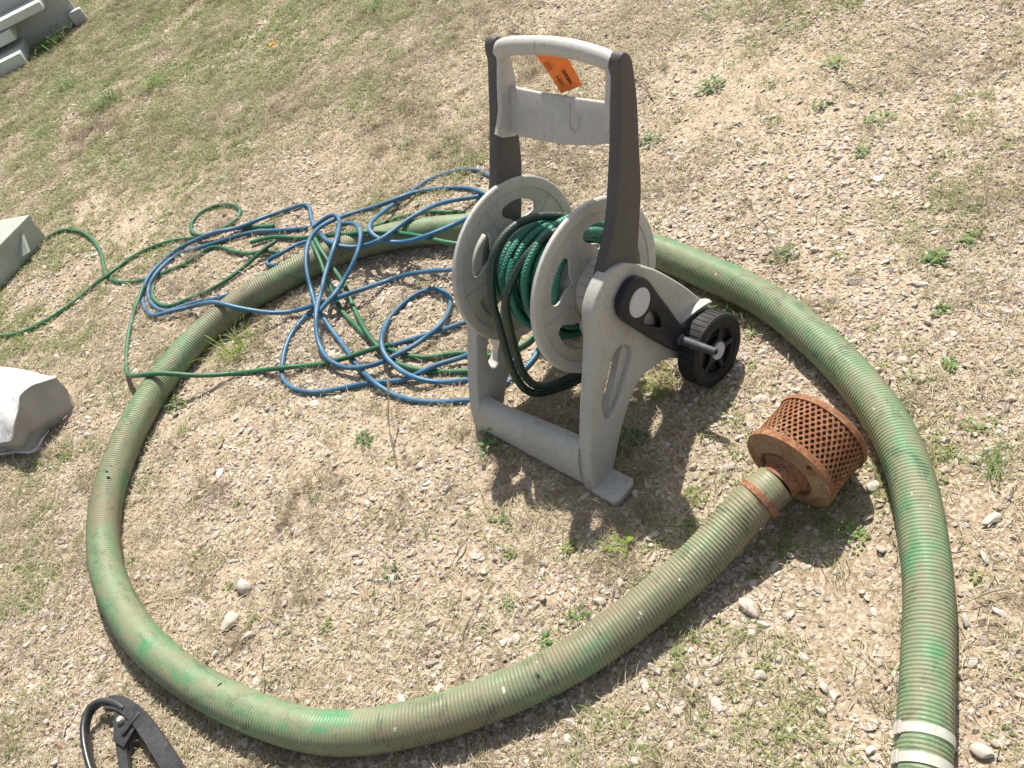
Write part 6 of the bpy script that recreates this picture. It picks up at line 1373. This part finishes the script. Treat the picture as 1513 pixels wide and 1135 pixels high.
# ------------------------------------------------------------------ single weeds
WM = {'tuft': [grass_clump('grass_tuft', 500 + i, 60, 0.085, 0.022, 0.0026) for i in range(2)],
      'leafy': [rosette('leafy_weed', 520 + i, 40, 0.015, 0.0062, 0.026, 0.020) for i in range(3)],
      'small': [rosette('small_weed', 540 + i, 22, 0.012, 0.0050, 0.014, 0.016) for i in range(3)],
      'broad': [rosette('broad_weed', 560 + i, 15, 0.024, 0.0115, 0.018, 0.012) for i in range(2)]}
WG = 'small weeds growing in the gravel'
WEEDS = [(-0.66, 2.358, 'tuft', 'y', 1.35, 'spiky yellow green grass tuft between the hoses, left of the tangle'),
 (-0.862, 2.254, 'leafy', 'g', 1.1, 'small leafy weed against the thick hose under the crossing green hose'),
 (-0.104, 1.555, 'leafy', 'd', 1.35, 'dark leafy weed at the far foot of the reel cart'),
 (0.274, 1.467, 'tuft', 'y', 1.1, 'bright grass tuft right of the cart leg, below the crank'),
 (0.165, 1.375, 'leafy', 'd', 1.25, 'dark weed just behind the near cart foot'),
 (-0.142, 1.344, 'small', 'g', 1.3, 'leafy weed at the left tip of the cart shadow'),
 (-0.046, 1.200, 'broad', 'y', 0.75, 'yellow green weed at the lower tip of the cart shadow'),
 (0.043, 1.144, 'broad', 'y', 1.25, 'broad yellow green weed between the cart shadow and the hose'),
 (-0.163, 1.25, 'small', 'g', 1.1, 'star shaped weed below the left tip of the cart shadow'),
 (0.182, 1.117, 'leafy', 'g', 0.8, 'weed against the hose left of the rusty clamp'),
 (0.423, 0.937, 'leafy', 'g', 0.8, 'weed below the strainer by the right hose run'),
 (-0.16, 1.025, 'leafy', 'g', 0.9, 'weed touching the inner hose edge, bottom centre'),
 (-0.088, 1.047, 'small', 'g', 1.2, 'pale weed beside the white stones inside the hose'),
 (-0.197, 1.136, 'small', 'g', 1.1, 'weed in the middle of the open gravel inside the hose'),
 (0.531, 1.590, 'tuft', 'g', 0.8, 'upright grass tuft behind the wheel, beside the thick hose'),
 (0.528, 1.497, 'broad', 'g', 0.9, 'leafy weed right of the black wheel'),
 (0.948, 1.442, 'broad', 'g', 1.1, 'rosette weed right of the hose, halfway up the right edge'),
 (1.029, 1.452, 'leafy', 'g', 1.0, 'weed near the right edge just beyond the rosette'),
 (0.787, 1.172, 'broad', 'g', 0.9, 'weed right of the hose bend, level with the wheel'),
 (0.713, 1.679, 'leafy', 'd', 1.0, 'dark weed just above the hose, right of the reel'),
 (0.871, 1.311, 'small', 'g', 1.3, 'low weed between the rosette and the hose bend'),
 (1.216, 2.293, 'leafy', 'g', 1.7, 'bright leafy clump in the upper right'),
 (0.924, 2.468, 'leafy', 'd', 1.8, 'dull green clump right of the handle top'),
 (0.218, 4.246, 'tuft', 'g', 1.6, 'bright grass clump at the top edge, left of the handle'),
 (0.668, 2.361, 'leafy', 'd', 1.4, 'weed close to the right post of the cart'),
 (1.152, 1.968, 'small', 'g', 1.8, 'flat weed patch below the bright leafy clump'),
 (1.050, 1.884, 'leafy', 'g', 1.0, 'weed with a dark base below the flat weed patch'),
 (-0.403, 1.351, 'small', 'd', 1.2, 'thin weed in the gravel left of the hose centre'),
 (-0.378, 1.765, 'leafy', 'd', 1.1, 'scraggly weed below the blue tangle'),
 (0.046, 3.013, 'leafy', 'g', 1.3, 'weed above the blue tangle, left of the far post'),
 (0.730, 1.023, 'small', 'g', 1.4, 'weed beside dry stems near the right edge'),
 (0.701, 0.929, 'tuft', 'g', 0.7, 'thin grass tuft below the dry stems at the right edge'),
 (1.071, 1.521, 'small', 'g', 1.1, 'weed above the rosettes near the right edge'),
 (-1.087, 4.695, 'tuft', 'g', 1.7, 'bright grass tuft in the grassy strip, upper left'),
 (-1.318, 5.186, 'tuft', 'g', 1.6, 'grass tuft between the pale boards and the grassy strip'),
 (-1.440, 5.93, 'tuft', 'g', 2.2, 'tall grass tuft growing against the grey panel'),
 (-0.843, 4.61, 'tuft', 'g', 1.6, 'grass tuft right of the bright one in the upper left strip'),
 (-0.852, 2.128, 'small', 'g', 1.0, 'small weed tight along the hose, left side'),
 (1.078, 2.135, 'small', 'd', 1.5, 'low dark weed left of the flat weed patch')]
MW = {'g': M_weed, 'y': M_weed_y, 'd': M_weed_d}
for i, (a, b, kind, mc, sc_, lb) in enumerate(WEEDS):
    src = WM[kind][i % len(WM[kind])]
    key = src.name + mc
    me = bpy.data.meshes.get(key) or src.copy()
    me.name = key
    if not me.materials: me.materials.append(MW[mc])
    o = bpy.data.objects.new('grass_tuft' if kind == 'tuft' else 'weed', me)
    COL.objects.link(o)
    o.location = (a, b, float(ground_z(np.array([a]), np.array([b]))[0]))
    o.rotation_euler = (0, 0, random.uniform(0, 6.28))
    q = random.uniform(0.72, 1.0)
    o.scale = (sc_ * q, sc_ * q, sc_ * q * random.uniform(0.85, 1.15))
    tag(o, lb, 'grass tuft' if kind == 'tuft' else 'weed', WG)

# ------------------------------------------------------------------ twigs and dry stems
TG = 'dry twigs and stems on the ground'
TW = [((-0.256, 1.809), (-0.323, 1.629), 0.0032, 'pale dry stick standing crooked below the blue tangle'),
      ((-0.244, 1.187), (-0.313, 1.103), 0.0024, 'thin brown twig in the gravel inside the hose, bottom centre'),
      ((-0.713, 1.366), (-0.720, 1.224), 0.0016, 'thin dark stem beside the large white stone'),
      ((0.596, 1.420), (0.503, 1.343), 0.0018, 'pale straw lying against the thick hose near the wheel'),
      ((1.328, 2.126), (1.344, 2.031), 0.0026, 'brown twig farthest right in the upper right gravel'),
      ((1.174, 2.191), (1.208, 2.099), 0.0026, 'greenish stick left of the brown twig, upper right'),
      ((0.781, 2.727), (0.769, 2.546), 0.0028, 'thin dark twig right of the handle'),
      ((0.701, 1.788), (0.683, 1.628), 0.0018, 'upright dry stem above the hose, right of the reel'),
      ((0.678, 1.210), (0.614, 1.148), 0.0022, 'pale dry stalk by the outer hose bend'),
      ((0.478, 0.732), (0.577, 0.716), 0.0018, 'long dry straw right of the hose near the lower right'),
      ((0.800, 1.118), (0.777, 1.049), 0.0016, 'dry stem near the right edge, beside weeds'),
      ((0.226, 1.760), (0.083, 1.700), 0.0026, 'dry stick on the ground under the reel'),
      ((-0.233, 1.333), (-0.279, 1.284), 0.0020, 'short twig left of the cart shadow')]
for i, ((a, b), (c, d), r_, lb) in enumerate(TW):
    up = 0.10 if 'upright' in lb or 'standing' in lb else 0.010
    L = math.hypot(c - a, d - b)
    pts = []
    nx_, ny_ = -(d - b) / L, (c - a) / L
    for q in range(6):
        t = q / 5
        wv = random.uniform(-0.05, 0.05) * L * (0 if q in (0, 5) else 1)
        pts.append((t * (c - a) + nx_ * wv, t * (d - b) + ny_ * wv, 0.004 + r_ + (up * (1 - t) if up > 0.05 else up * math.sin(t * 3.1) * random.uniform(0.5, 1))))
    P2, s2 = resample(spline(pts, 4), 0.006)
    V, F, S, TH = tube(P2, s2, lambda q, th: r_ * (0.75 + 0.35 * np.sin(q * 90 + i)) + 0 * th, 8)
    o = mesh_obj('twig', pymesh('twig', V, F, True, 60), M_twig)
    o.location = (a, b, 0)
    tag(o, lb, 'twig', TG)
# a small orange flower at the top
bm = bmesh.new()
for q in range(8):
    a = q * math.pi / 4
    leaf(bm, Vector((0, 0, 0.05)), Vector((math.cos(a), math.sin(a), 0)), 0.022, 0.014, 0.2, 0.3 + 0.5 * (q % 2))
o = mesh_obj('wild_flower', bm_mesh('wild_flower', bm, True, 60), M_flower)
o.location = (-0.262, 4.35, -0.02); o.scale = (0.9, 0.9, 0.9)
tag(o, 'small orange wild flower in the grass near the top edge', 'flower')
